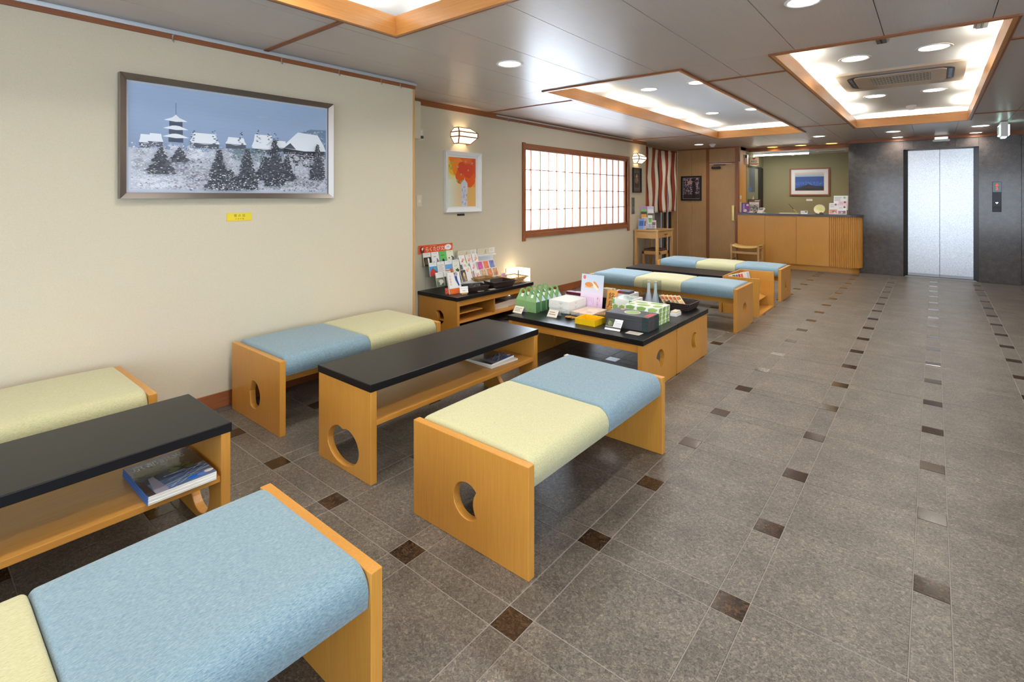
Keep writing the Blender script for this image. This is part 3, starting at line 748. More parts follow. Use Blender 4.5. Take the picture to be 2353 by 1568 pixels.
def peach(cy_, cz, ry, rz_, side=1):
    out = []
    for i in range(48):
        a = 2*PI*i/48; k = 1 - .16*max(0, 1 - abs(((a - PI/2 + PI) % (2*PI)) - PI)/.32)
        out.append((cy_ + side*ry*k*math.cos(a) , cz + rz_*k*math.sin(a)))
    return out
def half(cy_, cz, r, side):
    out = [(cy_ + side*(-.5*r), cz - r*.86)]
    for i in range(25):
        a = -PI/2*1.22 + PI*1.22*i/24
        out.append((cy_ + side*r*math.cos(a), cz + r*math.sin(a)))
    out.append((cy_ - side*.62*r, cz + .1*r))
    return out
# local y of a rotated (rz = +90) bench points to -x in the room
G1 = 'blue and yellow benches with two cushions'; G2 = 'benches with three cushions'
bench('bench in centre, yellow cushion in front and blue cushion behind', -1.367, 1.96, R90, 1.15, .602, .39, ['yellow', 'blue'],
      [moon(-.005, .166, .069, .105, .072, PI), moon(0, .17, .07, .10, .07, 0)], G1)
bench('bench against near wall, blue cushion nearer and yellow beyond', -3.057, 1.945, R90, 1.18, .612, .412, ['blue', 'yellow'],
      [half(.01, .160, .080, -1), moon(0, .17, .07, .10, .07, 0)], G1)
bench('bench cut by left edge, yellow cushion against the wall', -3.062, .213, R90, 1.15, .604, .41, ['blue', 'yellow'], [None, moon(0, .17, .07, .10, .07, 0)], G1)
bench('nearest bench in lower left corner, blue cushion filling foreground', -1.36, .205, R90, 1.16, .592, .39, ['yellow', 'blue'], [None, None], G1)
bench('three-cushion bench behind the souvenir tables', -2.285, 5.475, 0, 1.64, .56, .415, ['blue', 'yellow', 'blue'],
      [None, moon(-.02, .185, .068, .105, .08, PI*1.28)], G2)
bench('three-cushion bench farthest back, before the counter', -2.285, 7.37, 0, 1.62, .56, .40, ['blue', 'yellow', 'blue'],
      [None, moon(0, .17, .062, .07, .062, PI*.12)], G2)
G3 = 'black topped low tables'
table('low black table with peach-shaped cutout between the two front benches', -2.195, 2.026, R90, 1.278, .45, .46, [peach(.005, .115, .132, .092, -1), circ(.0, .135, .105, 40)], G3, .283, .004, False)
table('low black table cut by left edge, with guidebooks on its shelf', -2.315, .204, R90, 1.278, .45, .445, [None, circ(.0, .135, .105, 40)], G3, .250, .004, False)
table('low dark table between the two three-cushion benches', -2.455, 6.25, 0, 1.20, .46, .41, [None, None], G3, None, .01)
table('front black souvenir table with crescent cutout', -2.035, 3.410, 0, 1.15, .588, .375, [moon(0, .18, .075, .09, .075, PI), moon(.0, .183, .068, .10, .08, PI*1.2)], 'black souvenir tables', None, .008)
table('rear black souvenir table carrying the wicker basket', -2.035, 4.037, 0, 1.15, .660, .375, [None, moon(.03, .172, .065, .085, .07, -.15)], 'black souvenir tables', None, .008)
sd = table('black topped shelf table along far wall carrying postcards', -3.69, 3.935, R90, 1.175, .56, .375, [moon(-.02, .155, .07, .09, .075, 0), moon(.03, .19, .075, .085, .08, PI)], None, None, .008)
box('shelf', M['edge_x'], -.545, .545, -.245, .245, .118, .138, sd, .002); box('divider', M['honey_z'], -.03, -.012, -.24, .24, .138, .335, sd, .001); box('paper_tray', M['edge_x'], -.53, -.20, -.24, .22, .205, .213, sd); box('back_board', M['honey_x'], -.545, .545, .235, .245, .138, .339, sd)

# ---------------------------------------------------------------- magazine rack
rk = thing('magazine_rack', 'open-ended wooden magazine rack beside the dark far table', 'magazine rack', (-1.65, 6.34, 0))
for y in (-.34, .322): box('side_board', M['honey_z'], -.18, .185, y, y + .018, 0, .42, rk, .002)
box('back_board', M['honey_z'], -.198, -.18, -.34, .34, 0, .42, rk, .002); box('base_board', M['honey_y'], -.18, .185, -.322, .322, .0, .022, rk, .002)
MB().box(-.12, .12, -.322, .322, -.009, .009, Matrix.Translation((.0, 0, .185)) @ Matrix.Rotation(.55, 4, 'Y')).build('sloping_shelf', M['honey_y'], rk, .001)
# ================================================================== COUNTER
ct = thing('reception_counter', 'wooden reception counter with ribbed rounded corner and dark top', 'counter', (-1.93, 10.37, 0))
def cpath(off, x0=-.985, x1=.99, depth=.27, r=.22, n=16):
    pts = [(x0, off)]
    for i in range(n + 1):
        a = -PI/2 + PI/2*i/n; pts.append((x1 - r + (r - off)*math.cos(a), r + (r - off)*math.sin(a)))
    return pts + [(x1 - off, depth)]
def strip(path, z0, z1, thick=.02):
    mb = MB(); inner = [(p[0]*1.0, p[1] + thick) for p in path]
    return mb.prism(path + [(path[-1][0], .6), (path[0][0], .6)], [], 'z', z0, z1)
full = cpath(0.0)
MB().prism(cpath(.016, depth=.262) + [(.775, .262), (.775, .60), (-.985, .60)], [], 'z', .098, .968).build('carcass', M['honey_z'], ct)
for x0, x1 in ((-.985, -.505), (-.502, .018), (.021, .525)): box('front_panel', M['honey_z'], x0, x1, 0, .016, .098, .968, ct, .0015)
# ribbed rounded end: one batten after another around the corner
def along(path):
    d = [0]
    for a, b_ in zip(path, path[1:]): d.append(d[-1] + math.hypot(b_[0]-a[0], b_[1]-a[1]))
    return d
P_ = cpath(0.016, .540); D_ = along(P_)
rib = MB().cyl((0, 0, .098), (0, 0, .968), .0145, n=10).mesh('rib'); rib.materials.append(M['honey_z'])
s_ = .008; k = 0
while s_ < D_[-1] - .02:
    while D_[k+1] < s_: k += 1
    f_ = (s_ - D_[k])/(D_[k+1]-D_[k]); x = P_[k][0] + (P_[k+1][0]-P_[k][0])*f_; y = P_[k][1] + (P_[k+1][1]-P_[k][1])*f_
    link('rib', rib, None, ct, loc=(x, y, 0)); s_ += .030
MB().prism(cpath(.045, depth=.262) + [(.775, .262), (.775, .60), (-.985, .60)], [], 'z', 0, .098).build('toe_kick', M['honey_x'], ct)
MB().prism(cpath(-.012, -.985, .995, .262) + [(.775, .262), (.775, .62), (-.985, .62)], [], 'z', .968, 1.0).build('counter_top', M['counter_top'], ct, .004)
# stool before the counter
st = thing('stool', 'woven cord stool with wooden frame before the counter', 'stool', (-2.69, 10.15, 0))
for sx in (-1, 1):
    for sy in (-1, 1): box('leg', M['pale_z'], sx*.235 - .016, sx*.235 + .016, sy*.14 - .016, sy*.14 + .016, 0, .43 if 1 else 0, st, .004)
    box('side_stretcher', M['pale_y'], sx*.235 - .009, sx*.235 + .009, -.13, .13, .13, .16, st, .002); box('side_rail', M['pale_y'], sx*.235 - .010, sx*.235 + .010, -.13, .13, .36, .39, st, .002)
for sy in (-1, 1): box('long_stretcher', M['pale_x'], -.225, .225, sy*.14 - .008, sy*.14 + .008, .26, .30, st, .002)
mb = MB(); nx, ny = 24, 10; vs = []
for i in range(nx + 1):
    for j in range(ny + 1):
        u, v = -1 + 2*i/nx, -1 + 2*j/ny; vs.append((u*.225, v*.155, .405 + .022*abs(u)**4 - .012*(1-u*u) - (.02 if abs(v) > .95 else 0)))
mb.add(vs, [(i*(ny+1)+j, (i+1)*(ny+1)+j, (i+1)*(ny+1)+j+1, i*(ny+1)+j+1) for i in range(nx) for j in range(ny)], True)
o = mb.build('woven_seat', M['cord_seat'], st); so = o.modifiers.new('t', 'SOLIDIFY'); so.thickness = .024
# writing desk + stool under it, beside the far wall
dk = thing('writing_desk', 'small light wood desk with drawer in the far corner', 'desk', (-3.745, 8.42, 0))
box('desk_top', M['pale_x'], -.225, .225, -.33, .33, .733, .755, dk, .003)
for sx in (-1, 1):
    for sy in (-1, 1): box('leg', M['pale_z'], sx*.19 - .022, sx*.19 + .022, sy*.295 - .022, sy*.295 + .022, 0, .733, dk, .004)
box('apron', M['pale_x'], -.17, .17, -.312, -.292, .61, .733, dk, .002); box('apron', M['pale_x'], -.17, .17, .292, .312, .61, .733, dk, .002); box('apron', M['pale_y'], -.207, -.19, -.28, .28, .61, .733, dk, .002)
dw = box('drawer', M['pale_y'], .188, .208, -.272, .272, .62, .731, dk, .003); MB().tube([(.208, -.05, .675), (.232, -.035, .675), (.232, .035, .675), (.208, .05, .675)], .005, 6).build('handle', M['black_wood'], dw)
ds = thing('stool', 'brown padded wooden stool tucked under the corner desk', 'stool', (-3.735, 8.46, 0))
for sx in (-1, 1):
    for sy in (-1, 1): box('leg', M['pale_z'], sx*.14 - .018, sx*.14 + .018, sy*.17 - .018, sy*.17 + .018, 0, .38, ds, .004)
box('seat_frame', M['pale_x'], -.158, .158, -.188, .188, .325, .385, ds, .004); box('padded_seat', M['cushion_brown'], -.14, .14, -.17, .17, .385, .42, ds, .015, 3)
# floor lantern behind the shelf table
lt = thing('floor_lantern', 'glowing white paper floor lantern behind the rattan basket', 'lantern', (-3.85, 4.80, 0))
for sx in (-1, 1):
    for sy in (-1, 1): box('post', M['pale_z'], sx*.095 - .005, sx*.095 + .005, sy*.115 - .005, sy*.115 + .005, 0, .455, lt)
for a in ((-.09, .09, -.117, -.1155), (-.09, .09, .1155, .117), (-.097, -.0955, -.11, .11), (.0955, .097, -.11, .11)): box('paper_side', M['lantern_paper'], *a, .03, .45, lt)
box('paper_lid', M['lantern_paper'], -.09, .09, -.11, .11, .449, .451, lt); box('foot', M['pale_x'], -.10, .10, -.12, .12, 0, .03, lt)
# ================================================================== LIFT
lf = thing('lift_doors', 'pair of brushed steel lift doors in dark granite wall', 'lift', (.072, YG, 0))
def quad_prism(name, mat, pts, z0, z1): return MB().prism(pts, [], 'z', z0, z1).build(name, mat, lf, .001)
x0, x1 = OX0 - .072, OX1 - .072
quad_prism('door_frame', M['steel_dark'], [(x0, .0), (x0 + .052, .155), (x0 + .052, .20), (x0 - .018, .20), (x0 - .018, .031), (x0, .031)], 0, OZ)
quad_prism('door_frame', M['steel_dark'], [(x1, .0), (x1 - .052, .155), (x1 - .052, .20), (x1 + .018, .20), (x1 + .018, .031), (x1, .031)], 0, OZ)
MB().prism([(.0, OZ), (.155, OZ - .012), (.20, OZ - .012), (.20, OZ + .018), (.031, OZ + .018), (.031, OZ)], [], 'x', x0, x1).build('frame_head', M['steel_dark'], lf)
for a, b_ in ((x0 + .053, -.002), (.002, x1 - .053)):
    dl = box('door_leaf', M['brushed_steel'], a, b_, .160, .185, .012, OZ - .012, lf, .001); box('kick_strip', M['steel'], a, b_, .157, .160, .012, .055, dl)
box('sill', M['steel'], x0, x1, .06, .20, -.003, .008, lf); box('leak_screen', M['black'], x0, x1, .19, .20, 0, OZ, lf)  # black sheet added behind the leaves to stop outdoor light leaking through their gap
lp = thing('lift_call_panel', 'black lift call panel showing red arrow and floor 3', 'lift panel', (.7335, YG, 1.084))
box('plate', M['black'], -.05, .05, -.018, 0, 0, .455, lp, .004); box('display_glass', plain('display_glass', (12, 10, 14), .08), -.047, .047, -.0195, -.017, .30, .45, lp); box('button_plate', plain('button_plate', (48, 52, 62), .4), -.046, .046, -.0195, -.017, .085, .295, lp); box('lower_cover', plain('lower_cover', (36, 38, 46), .4), -.048, .048, -.022, -.017, .006, .06, lp, .003)
ar = MB(); ar.prism([(-.006, .425), (.006, .425), (.006, .405), (.018, .405), (0, .385), (-.018, .405), (-.006, .405)], [], 'y', -.0215, -.0200).build('down_arrow', M['red_digit'], lp)
vs_, fs_ = text_polys('3', .055); mb = MB(); mb.add([(a*1.1, -.0205, b_ + .350) for a, b_ in vs_], fs_); mb.build('floor_digit', M['red_digit'], lp)
MB().prism([(-.014, .14), (-.009, .146), (0, .139), (.009, .146), (.014, .14), (0, .122)], [], 'y', -.0215, -.0195).build('down_button', M['lamp_white'], lp)
# ================================================================== STRIPED CURTAIN
nr = thing('striped_curtain', 'rust and white striped doorway curtain hanging in far corner', 'curtain', (-4.06, 8.84, 0))
plain('cloth_rust', (150, 62, 40), .9, bump=.3, bscale=500); plain('cloth_white', (232, 222, 200), .9, bump=.3, bscale=500)
MB().cyl((0, -.05, 2.215), (0, 1.38, 2.215), .009, n=10).build('curtain_rod', M['black_wood'], nr)
ed = [-.18, 0.02, .185, .34, .497, .64, .805, .953, 1.106, 1.26, 1.355]
for k in range(10):
    a, b_ = ed[k], ed[k+1]; mb = MB(); vs = []; nz = 24; bot = 1.02 + random.uniform(-.012, .012); sag = random.uniform(-.35, .35)
    for i in range(7):
        for j in range(nz + 1):
            u, v = i/6, j/nz; z = 2.225 + (bot - 2.225)*v
            taper = 1 - .08*v*v*(1 if k % 2 == 0 else .4)
            vs.append((.014*math.sin(u*PI*2.0 + k*1.7 + v*1.2)*(.3 + v) + .012*math.sin(v*9 + k), (a+b_)/2 + (u - .5)*(b_-a)*1.05*taper + .018*sag*math.sin(v*PI*1.5), z))
    mb.add(vs, [(i*(nz+1)+j, (i+1)*(nz+1)+j, (i+1)*(nz+1)+j+1, i*(nz+1)+j+1) for i in range(6) for j in range(nz)], True)
    o = mb.build('cloth_strip', M['cloth_rust' if k % 2 == 0 else 'cloth_white'], nr); so = o.modifiers.new('t', 'SOLIDIFY'); so.thickness = .0015
# ================================================================== GOODS
def slab(name, label, cat, o, u, v, w_, h_, th, mat, pr=None, group=None, parent=None, pmat=None, pname='printed_face'):
    """flat thing w_ x h_ lying in directions u, v from corner o; the print is on the u x v side"""
    o = Vector(o); u = Vector(u).normalized(); v = Vector(v).normalized(); n = u.cross(v)
    mb = MB(); q = [Vector((0,0,0)), u*w_, u*w_ + v*h_, v*h_]
    mb.loft([[p - n*th for p in q], q], True, False)
    b = mb.build(name, mat, parent, min(.0012, th*.2), 1, loc=o)
    if label: tag(b, label, cat, group)
    if pr: pr.build(pname, b, (0,0,0), u, v, pmat)
    return b
def lean(deg, face=0):
    """upright directions for something facing +x (face=0) or -y (face=1), leaning back by deg"""
    a = math.radians(deg)
    if face == 0: return (0, 1, 0), (-math.sin(a), 0, math.cos(a))
    return (1, 0, 0), (0, math.sin(a), math.cos(a))
def stack_boxes(n, name, label, cat, group, x0, x1, y0, y1, z0, h, mat, deco, jit=.002, names=None):
    for k in range(n):
        j = lambda: random.uniform(-jit, jit)
        a, b_, c, d = x0 + j(), x1 + j(), y0 + j(), y1 + j(); z = z0 + k*(h + .0006)
        o = MB().box(-(b_-a)/2, (b_-a)/2, -(d-c)/2, (d-c)/2, 0, h).build(name, mat, None, .002, loc=((a+b_)/2, (c+d)/2, z))
        tag(o, names[k] if names else label, cat, group); deco(o, b_-a, d-c, h, k == n-1)
TZ = .3755
ordn = ['first', 'second', 'third', 'fourth', 'fifth']
# ---------------------------------------------------------------- green gable bags
def bag_proto():
    t = thing('gift_bag', 'x', 'gift bag', (0, 0, TZ), 0, 'green gable gift bags'); w2, d2, hb = .052, .027, .092
    GR, DG = plain('bag_green', (136, 178, 116), .5, var=.02), plain('bag_side', (66, 112, 72), .5)
    out = [(-w2, 0), (w2, 0), (w2, .07)] + [(w2*(1 - .35*i/4), .07 + .055*(i/4)) for i in range(1, 5)]
    arc = [(.034*math.cos(a), .148 + .032*math.sin(a)) for a in [PI*i/12 for i in range(13)]]
    out = [(-w2, 0), (w2, 0), (w2, .085)] + arc + [(-w2, .085)]
    hole = [(.019*math.cos(2*PI*i/16), .152 + .015*math.sin(2*PI*i/16)) for i in range(16)]
    for s_, m_ in ((-1, GR), (1, GR)):
        o = MB().prism(out, [hole], 'y', -.0006, .0006); 
        o.v = [(x, s_*(d2 if z < .085 else d2*(1 - min(1, (z-.085)/.045)) + .002) + y, z) for x, y, z in o.v]
        o.build('front_face' if s_ < 0 else 'back_face', m_, t)
    for s_ in (-1, 1):
        MB().add([(s_*w2, -d2, 0), (s_*w2, d2, 0), (s_*w2, d2, .085), (s_*w2, -d2, .085)], [(0, 1, 2, 3)]).build('side_face', DG, t)
        MB().add([(s_*w2, -d2, .085), (s_*w2, d2, .085), (s_*w2*.72, 0, .13)], [(0, 1, 2)]).build('gusset', plain('gusset', (196, 212, 220), .5) if 'gusset' not in M else M['gusset'], t)
    p = Print(); p.rect(-.012, .012, .10, .138, (248, 248, 244)); p.disc(-.0, .083, .006, (226, 110, 80), n=10)
    for a in ((.0, .072, .003, .060), (.003, .060, -.002, .056), (-.002, .056, .003, .052), (.002, .05, -.010, .035), (-.010, .035, -.003, .030), (-.003, .03, -.014, .018)): p.stroke(*a, .0016, (40, 60, 36))
    p.stroke(-.03, .012, .0, .016, .0008, (80, 120, 66)); p.stroke(0, .016, .035, .01, .0008, (80, 120, 66))
    o = p.build('printed_label', t, (0, -d2 - .0008, 0), (1, 0, 0), (0, 0, 1)); o.data.transform(Matrix.Identity(4))
    for vtx in o.data.vertices:
        if vtx.co.z > .085: vtx.co.y += d2*min(1, (vtx.co.z-.085)/.045) - .002
    return t
bp = bag_proto(); first = True
for r_ in range(5):
    for c_, x in enumerate((-2.637, -2.526)):
        lb = 'green handled gift bag, %s row from front, %s column' % (ordn[r_], ('left', 'right')[c_])
        loc = (x, 3.340 + .079*r_ + .012*(c_ == 0), TZ)
        if first: bp.location = loc; bp['label'] = lb; first = False
        else: dup(bp, loc, 0, lb)
# ---------------------------------------------------------------- white boxes, stack of three
def deco_white(o, w_, d, h, top):
    p = Print()
    for k in range(9):
        a = PI*(.12 + .76*k/8); p.stroke(.0, .004, .030*math.cos(a), .004 + .022*math.sin(a), .0007, (120, 124, 122))
    p.build('floral_print', o, (.02, -d/2, .002), (1, 0, 0), (0, 0, 1))
    p = Print()
    for k in range(7):
        a = PI*(.15 + .7*k/6); p.stroke(0, .004, .024*math.cos(a), .004 + .02*math.sin(a), .0007, (150, 152, 150))
    p.build('floral_print', o, (w_/2, -.03, .002), (0, 1, 0), (0, 0, 1))
    if top:
        p = Print()
        for k in range(8): p.stroke(.0, .0, .018*math.cos(k*.8), .018*math.sin(k*.8), .0006, (170, 170, 170))
        p.build('floral_print', o, (.03, .06, h), (1, 0, 0), (0, 1, 0))
stack_boxes(3, 'cake_box', '', 'box', 'white wrapped cake boxes', -2.44, -2.242, 3.443, 3.700, TZ, .032, M['white_paper'], deco_white,
            names=['white floral cake box at bottom of its stack', 'white floral cake box in middle of its stack', 'white floral cake box on top of its stack'])
def deco_none(o, w_, d, h, top): pass
pk = MB().box(-.094, .094, -.125, .125, 0, .028).build('sweets_box', plain('pink_cream', (232, 206, 190), .45), None, .002, loc=(-2.130, 3.565, TZ)); tag(pk, 'flat pale pink sweets box beneath the cake poster', 'box')
p = Print(); p.rect(-.09, .09, -.12, .12, (236, 214, 196)); p.blob(.02, .03, .05, (244, 230, 206), .06); p.blob(-.04, -.05, .04, (240, 200, 180), .05); p.blob(.03, -.06, .03, (222, 186, 166)); p.build('lid_print', pk, (0, 0, .028), (1, 0, 0), (0, 1, 0))
# poster in an acrylic holder
p = Print(); pw_, ph_ = .212, .288
p.grad(0, pw_, .12, ph_, (236, 224, 240), (202, 222, 240), 10); p.grad(0, pw_, 0, .12, (226, 190, 224), (240, 218, 240), 6)
p.blob(.028, .262, .014, (236, 120, 110), .016, 10, .1); p.text('15', .030, .25, .014, (60, 60, 70))
p.disc(.075, .192, .040, (238, 214, 176), .020, 24); p.disc(.075, .203, .040, (226, 146, 78), .020, 24)
for k in range(9): p.stroke(.040 + k*.0085, .185, .044 + k*.0085, .176, .003, (196, 150, 104))
p.poly([(.105, .215), (.118, .232), (.140, .222), (.165, .19), (.162, .165), (.150, .160), (.128, .180)], (248, 236, 214)); p.poly([(.112, .224), (.122, .234), (.142, .224), (.167, .192), (.164, .178), (.145, .198)], (226, 150, 84))
p.text('まころん', .165, .095, .024, (40, 30, 50), .8, True); p.text('京の菓子', .185, .10, .008, (200, 80, 90), 1, True)
for k in range(7): p.stroke(.03 + k*.016, .10, .03 + k*.016, .035 + random.uniform(0, .03), .003, (190, 160, 200))
u, v = lean(8, 1)
po = slab('poster_stand', 'upright cake poster, blue above pink, on souvenir table', 'poster', (-2.312, 3.712, TZ), u, v, pw_, ph_, .003, M['acrylic'], p)
slab('acrylic_foot', None, None, (0, .002, .002), (1, 0, 0), (0, 1, 0), pw_, .05, .002, M['acrylic'], parent=po)
# cookies in a clear box
ck = thing('cookie_sampler', 'clear acrylic box holding two round cookies', 'acrylic box', (-2.17, 3.345, TZ))
box('base', M['acrylic'], -.06, .06, -.042, .042, 0, .003, ck)
for a in ((-.06, .06, -.042, -.040), (-.06, .06, .040, .042), (-.06, -.058, -.04, .04), (.058, .06, -.04, .04)): box('clear_side', M['acrylic'], *a, .003, .045, ck)
plain('cookie', (222, 158, 70), .7, bump=.4, bscale=120, var=.1)
for x, y, z in ((-.022, .005, .003), (.020, .006, .003), (.005, -.018, .011)):
    MB().lathe([(.001, 0), (.022, 0), (.024, .004), (.021, .008), (.001, .009)], 18).build('cookie', M['cookie'], ck, loc=(x, y, z))
# yellow open box
yb = thing('yellow_tray', 'bright yellow open card box at table front', 'box', (-1.970, 3.307, TZ))
box('bottom', M['yellow_card'], -.084, .084, -.076, .076, 0, .003, yb)
for a in ((-.084, .084, -.076, -.073), (-.084, .084, .073, .076), (-.084, -.081, -.073, .073), (.081, .084, -.073, .073)): box('side', M['yellow_card'], *a, .003, .044, yb)
# small wicker dish with a label
wd = thing('wicker_dish', 'small tan wicker dish with paper slip behind the yellow box', 'basket', (-1.962, 3.500, TZ))
MB().lathe([(.001, .002), (.040, .002), (.054, .034), (.057, .037), (.050, .034), (.036, .006), (.001, .005)], 22).build('bowl', M['wicker_tan'], wd); box('paper_slip', M['white_paper'], -.02, .02, -.025, .02, .014, .016, wd)
MB().cyl((-.03, -.03, .037), (.06, -.02, .034), .003, n=6).build('tongs', M['steel'], wd)
# tent cards and price cards
def tent(x, y, w_, label, rows=3, ang=52, col=(238, 228, 208), sl_=.062, rz=0):
    t = thing('price_card', label, 'price card', (x, y, TZ), rz, 'price cards on the souvenir tables'); a = math.radians(ang)
    p = Print(); p.rect(.002, w_-.002, .002, sl_-.002, col); p.lines(.012, w_-.012, .014, sl_-.012, rows, (120, 110, 100), .3)
    slab('card_face', None, None, (-w_/2, 0, 0), (1, 0, 0), (0, math.cos(a), math.sin(a)), w_, sl_, .0006, M['white_paper'], p, parent=t)
    slab('card_back', None, None, (w_/2, 2*sl_*math.cos(a), 0), (-1, 0, 0), (0, -math.cos(a), math.sin(a)), w_, sl_, .0006, M['white_paper'], parent=t)
tent(-2.598, 3.222, .092, 'cream tent price card before the green bags'); tent(-2.303, 3.285, .092, 'cream tent price card before the white boxes', 2)
pc = thing('price_card', 'acrylic price card with dark photo before the black boxes', 'price card', (-1.742, 3.222, TZ), .03, 'price cards on the souvenir tables')
p = Print(); p.rect(0, .118, 0, .088, (244, 244, 242)); p.rect(.0, .056, .028, .088, (48, 60, 44)); p.blob(.025, .055, .018, (120, 130, 60)); p.blob(.035, .046, .012, (90, 106, 50)); p.rect(0, .118, .014, .026, (70, 62, 58)); p.text('玉露かすてら', .087, .072, .0105, (40, 40, 40)); p.lines(.062, .112, .03, .064, 4, (110, 110, 110), .3)
slab('card_face', None, None, (-.059, 0, .002), (1, 0, 0), (0, math.cos(.85), math.sin(.85)), .118, .088, .001, M['white_paper'], p, parent=pc); slab('acrylic_wedge', None, None, (-.062, -.002, .0015), (1, 0, 0), (0, 1, 0), .124, .07, .0015, M['acrylic'], parent=pc)
p = Print(); p.rect(.002, .10, .002, .070, (224, 214, 200)); p.lines(.012, .09, .012, .06, 4, (150, 140, 130), .3)
slab('price_card', 'flat greyish card lying at the table corner', 'price card', (-1.642, 3.222, TZ + .001), (1, 0, 0), (0, 1, 0), .102, .072, .001, M['white_paper'], p, 'price cards on the souvenir tables')
# black boxes
plain('box_charcoal', (70, 70, 74), .5)
def deco_black(o, w_, d, h, top):
    p = Print(); p.rect(w_*.36, w_*.5 - .001, -.0, h*.9, (34, 58, 56)); p.build('edge_band', o, (0, -d/2, .001), (1, 0, 0), (0, 0, 1))
    p = Print(); p.rect(d*.05, d*.42, 0, h*.9, (34, 62, 60)); p.rect(-d*.12, d*.05, 0, h*.9, (96, 66, 66)); p.build('edge_band', o, (w_/2, 0, .001), (0, 1, 0), (0, 0, 1))
    if top:
        p = Print(); p.rect(.075, .125, -.06, .06, (44, 70, 66)); p.rect(.118, .162, -.055, .055, (196, 50, 58)); p.disc(0, .01, .058, (238, 232, 214), .058, 30); p.disc(0, .01, .052, (148, 178, 96), .052, 30); p.stroke(-.02, .0, .02, .02, .003, (120, 110, 70)); p.disc(-.105, .062, .016, (230, 160, 60)); p.text('京都', .0, -.062, .014, (170, 150, 100))
        p.build('lid_print', o, (0, 0, h), (1, 0, 0), (0, 1, 0))
stack_boxes(5, 'gift_box', '', 'box', 'charcoal gift boxes', -1.855, -1.522, 3.328, 3.512, TZ, .0195, M['box_charcoal'], deco_black,
            names=['charcoal gift box, lowest of five', 'charcoal gift box, second from bottom of five', 'charcoal gift box, middle of the five', 'charcoal gift box, second from top of five', 'charcoal gift box on top with green oval print'])
# green and white leaf boxes
def leafy(w_, h_, n=5, seed=0):
    p = Print(); rnd = random.Random(seed); p.rect(-w_/2, w_/2, 0, h_, (246, 248, 240))
    for k in range(n):
        cx_ = -w_/2 + w_*(k + .5)/n; p.poly([(max(-w_/2, cx_ - w_*.42/n), 0), (min(w_/2, cx_ + w_*.25/n), 0), (min(w_/2, cx_ + w_*.42/n), h_*.75), (cx_, h_), (max(-w_/2, cx_ - w_*.42/n), h_*.7)], rnd.choice(((150, 186, 96), (166, 198, 116), (138, 176, 88))))
    return p
def deco_leaf(o, w_, d, h, top):
    leafy(w_, h, 3, random.random()).build('leaf_print', o, (0, -d/2, 0), (1, 0, 0), (0, 0, 1)); leafy(d, h, 3, random.random()).build('leaf_print', o, (w_/2, 0, 0), (0, 1, 0), (0, 0, 1))
    if top:
        p = Print()
        for x, y, a, b_ in ((-.06, .03, .05, .03), (.05, .06, .05, .028), (-.01, -.045, .052, .036), (.095, -.03, .034, .04), (-.105, -.05, .024, .03)): p.disc(x, y, a, (156, 194, 108), b_, 20)
        p.build('leaf_print', o, (0, 0, h), (1, 0, 0), (0, 1, 0))
stack_boxes(4, 'tea_box', '', 'box', 'green and white leaf pattern boxes', -1.808, -1.543, 3.548, 3.752, TZ, .0305, M['white_paper'], deco_leaf,
            names=['leaf pattern tea box, lowest of four', 'leaf pattern tea box, second from bottom', 'leaf pattern tea box, third from bottom', 'leaf pattern tea box on top of its stack'])
def deco_leaf2(o, w_, d, h, top):
    if top:
        p = Print(); p.rect(-w_/2, -w_/2 + .02, 0, h, (120, 178, 130)); p.rect(w_/2 - .025, w_/2, 0, h, (120, 178, 130)); p.rect(-w_/2 + .02, w_/2 - .025, 0, h, (240, 244, 232)); p.build('side_print', o, (0, -d/2, 0), (1, 0, 0), (0, 0, 1))
        p = Print(); p.rect(-w_/2 + .012, w_/2 - .012, -d/2 + .012, d/2 - .012, (206, 222, 214))
        for k in range(7): p.blob(random.uniform(-.06, .06), random.uniform(-.06, .06), .025, random.choice(((190, 210, 204), (226, 236, 230), (150, 180, 172))))
        p.build('window_lid', o, (0, 0, h), (1, 0, 0), (0, 1, 0), M['print_gloss'])
    else: deco_leaf(o, w_, d, h, False)
stack_boxes(3, 'sweets_box', '', 'box', 'sweets boxes with window lid', -1.995, -1.824, 3.690, 3.886, TZ, .041, M['white_paper'], deco_leaf2,
            names=['leaf pattern sweets box, lowest under the window lid box', 'leaf pattern sweets box, middle under the window lid box', 'green edged sweets box with clear window lid'])
# wooden plank sign
p = Print(); p.rect(.003, .087, .003, .168, (226, 160, 76)); p.text('銘', .045, .118, .058, (30, 20, 14)); p.text('月', .045, .05, .062, (30, 20, 14))
u, v = lean(14, 1); slab('plank_sign', 'orange wooden plank sign with two brushed characters', 'sign', (-2.100, 3.765, TZ), (1, .05, 0), v, .09, .171, .012, M['edge_z'], p)
# black holder with upright booklets
hb = thing('booklet_holder', 'black holder behind the plank sign', 'holder', (-2.17, 3.91, TZ)); box('base', M['black'], -.13, .075, -.06, .06, 0, .004, hb); box('front', M['black'], -.13, .075, -.062, -.058, 0, .085, hb)
for k, (c, nm) in enumerate((((40, 96, 180), 'blue'), ((196, 176, 140), 'tan'), ((120, 108, 92), 'grey brown'))):
    b_ = box('booklet', plain('booklet_%d' % k, c, .5), -.034, .034, -.004, .004, 0, .148); b_.location = (-2.255 + .012*k, 3.865 + .022*k, TZ + .0045); tag(b_, 'upright %s booklet in the black holder' % nm, 'booklet', 'upright booklets')
for k in range(4):
    b_ = box('booklet', M['cream'] if k % 2 else plain('kraft', (186, 164, 128), .6) if 'kraft' not in M else M['kraft'], -.045, .045, -.006, .006, 0, .155); b_.location = (-2.150 + .006*k, 3.862 + .018*k, TZ + .0045); tag(b_, 'upright cream booklet, %s of four beside the blue one' % ordn[k], 'booklet', 'upright booklets')
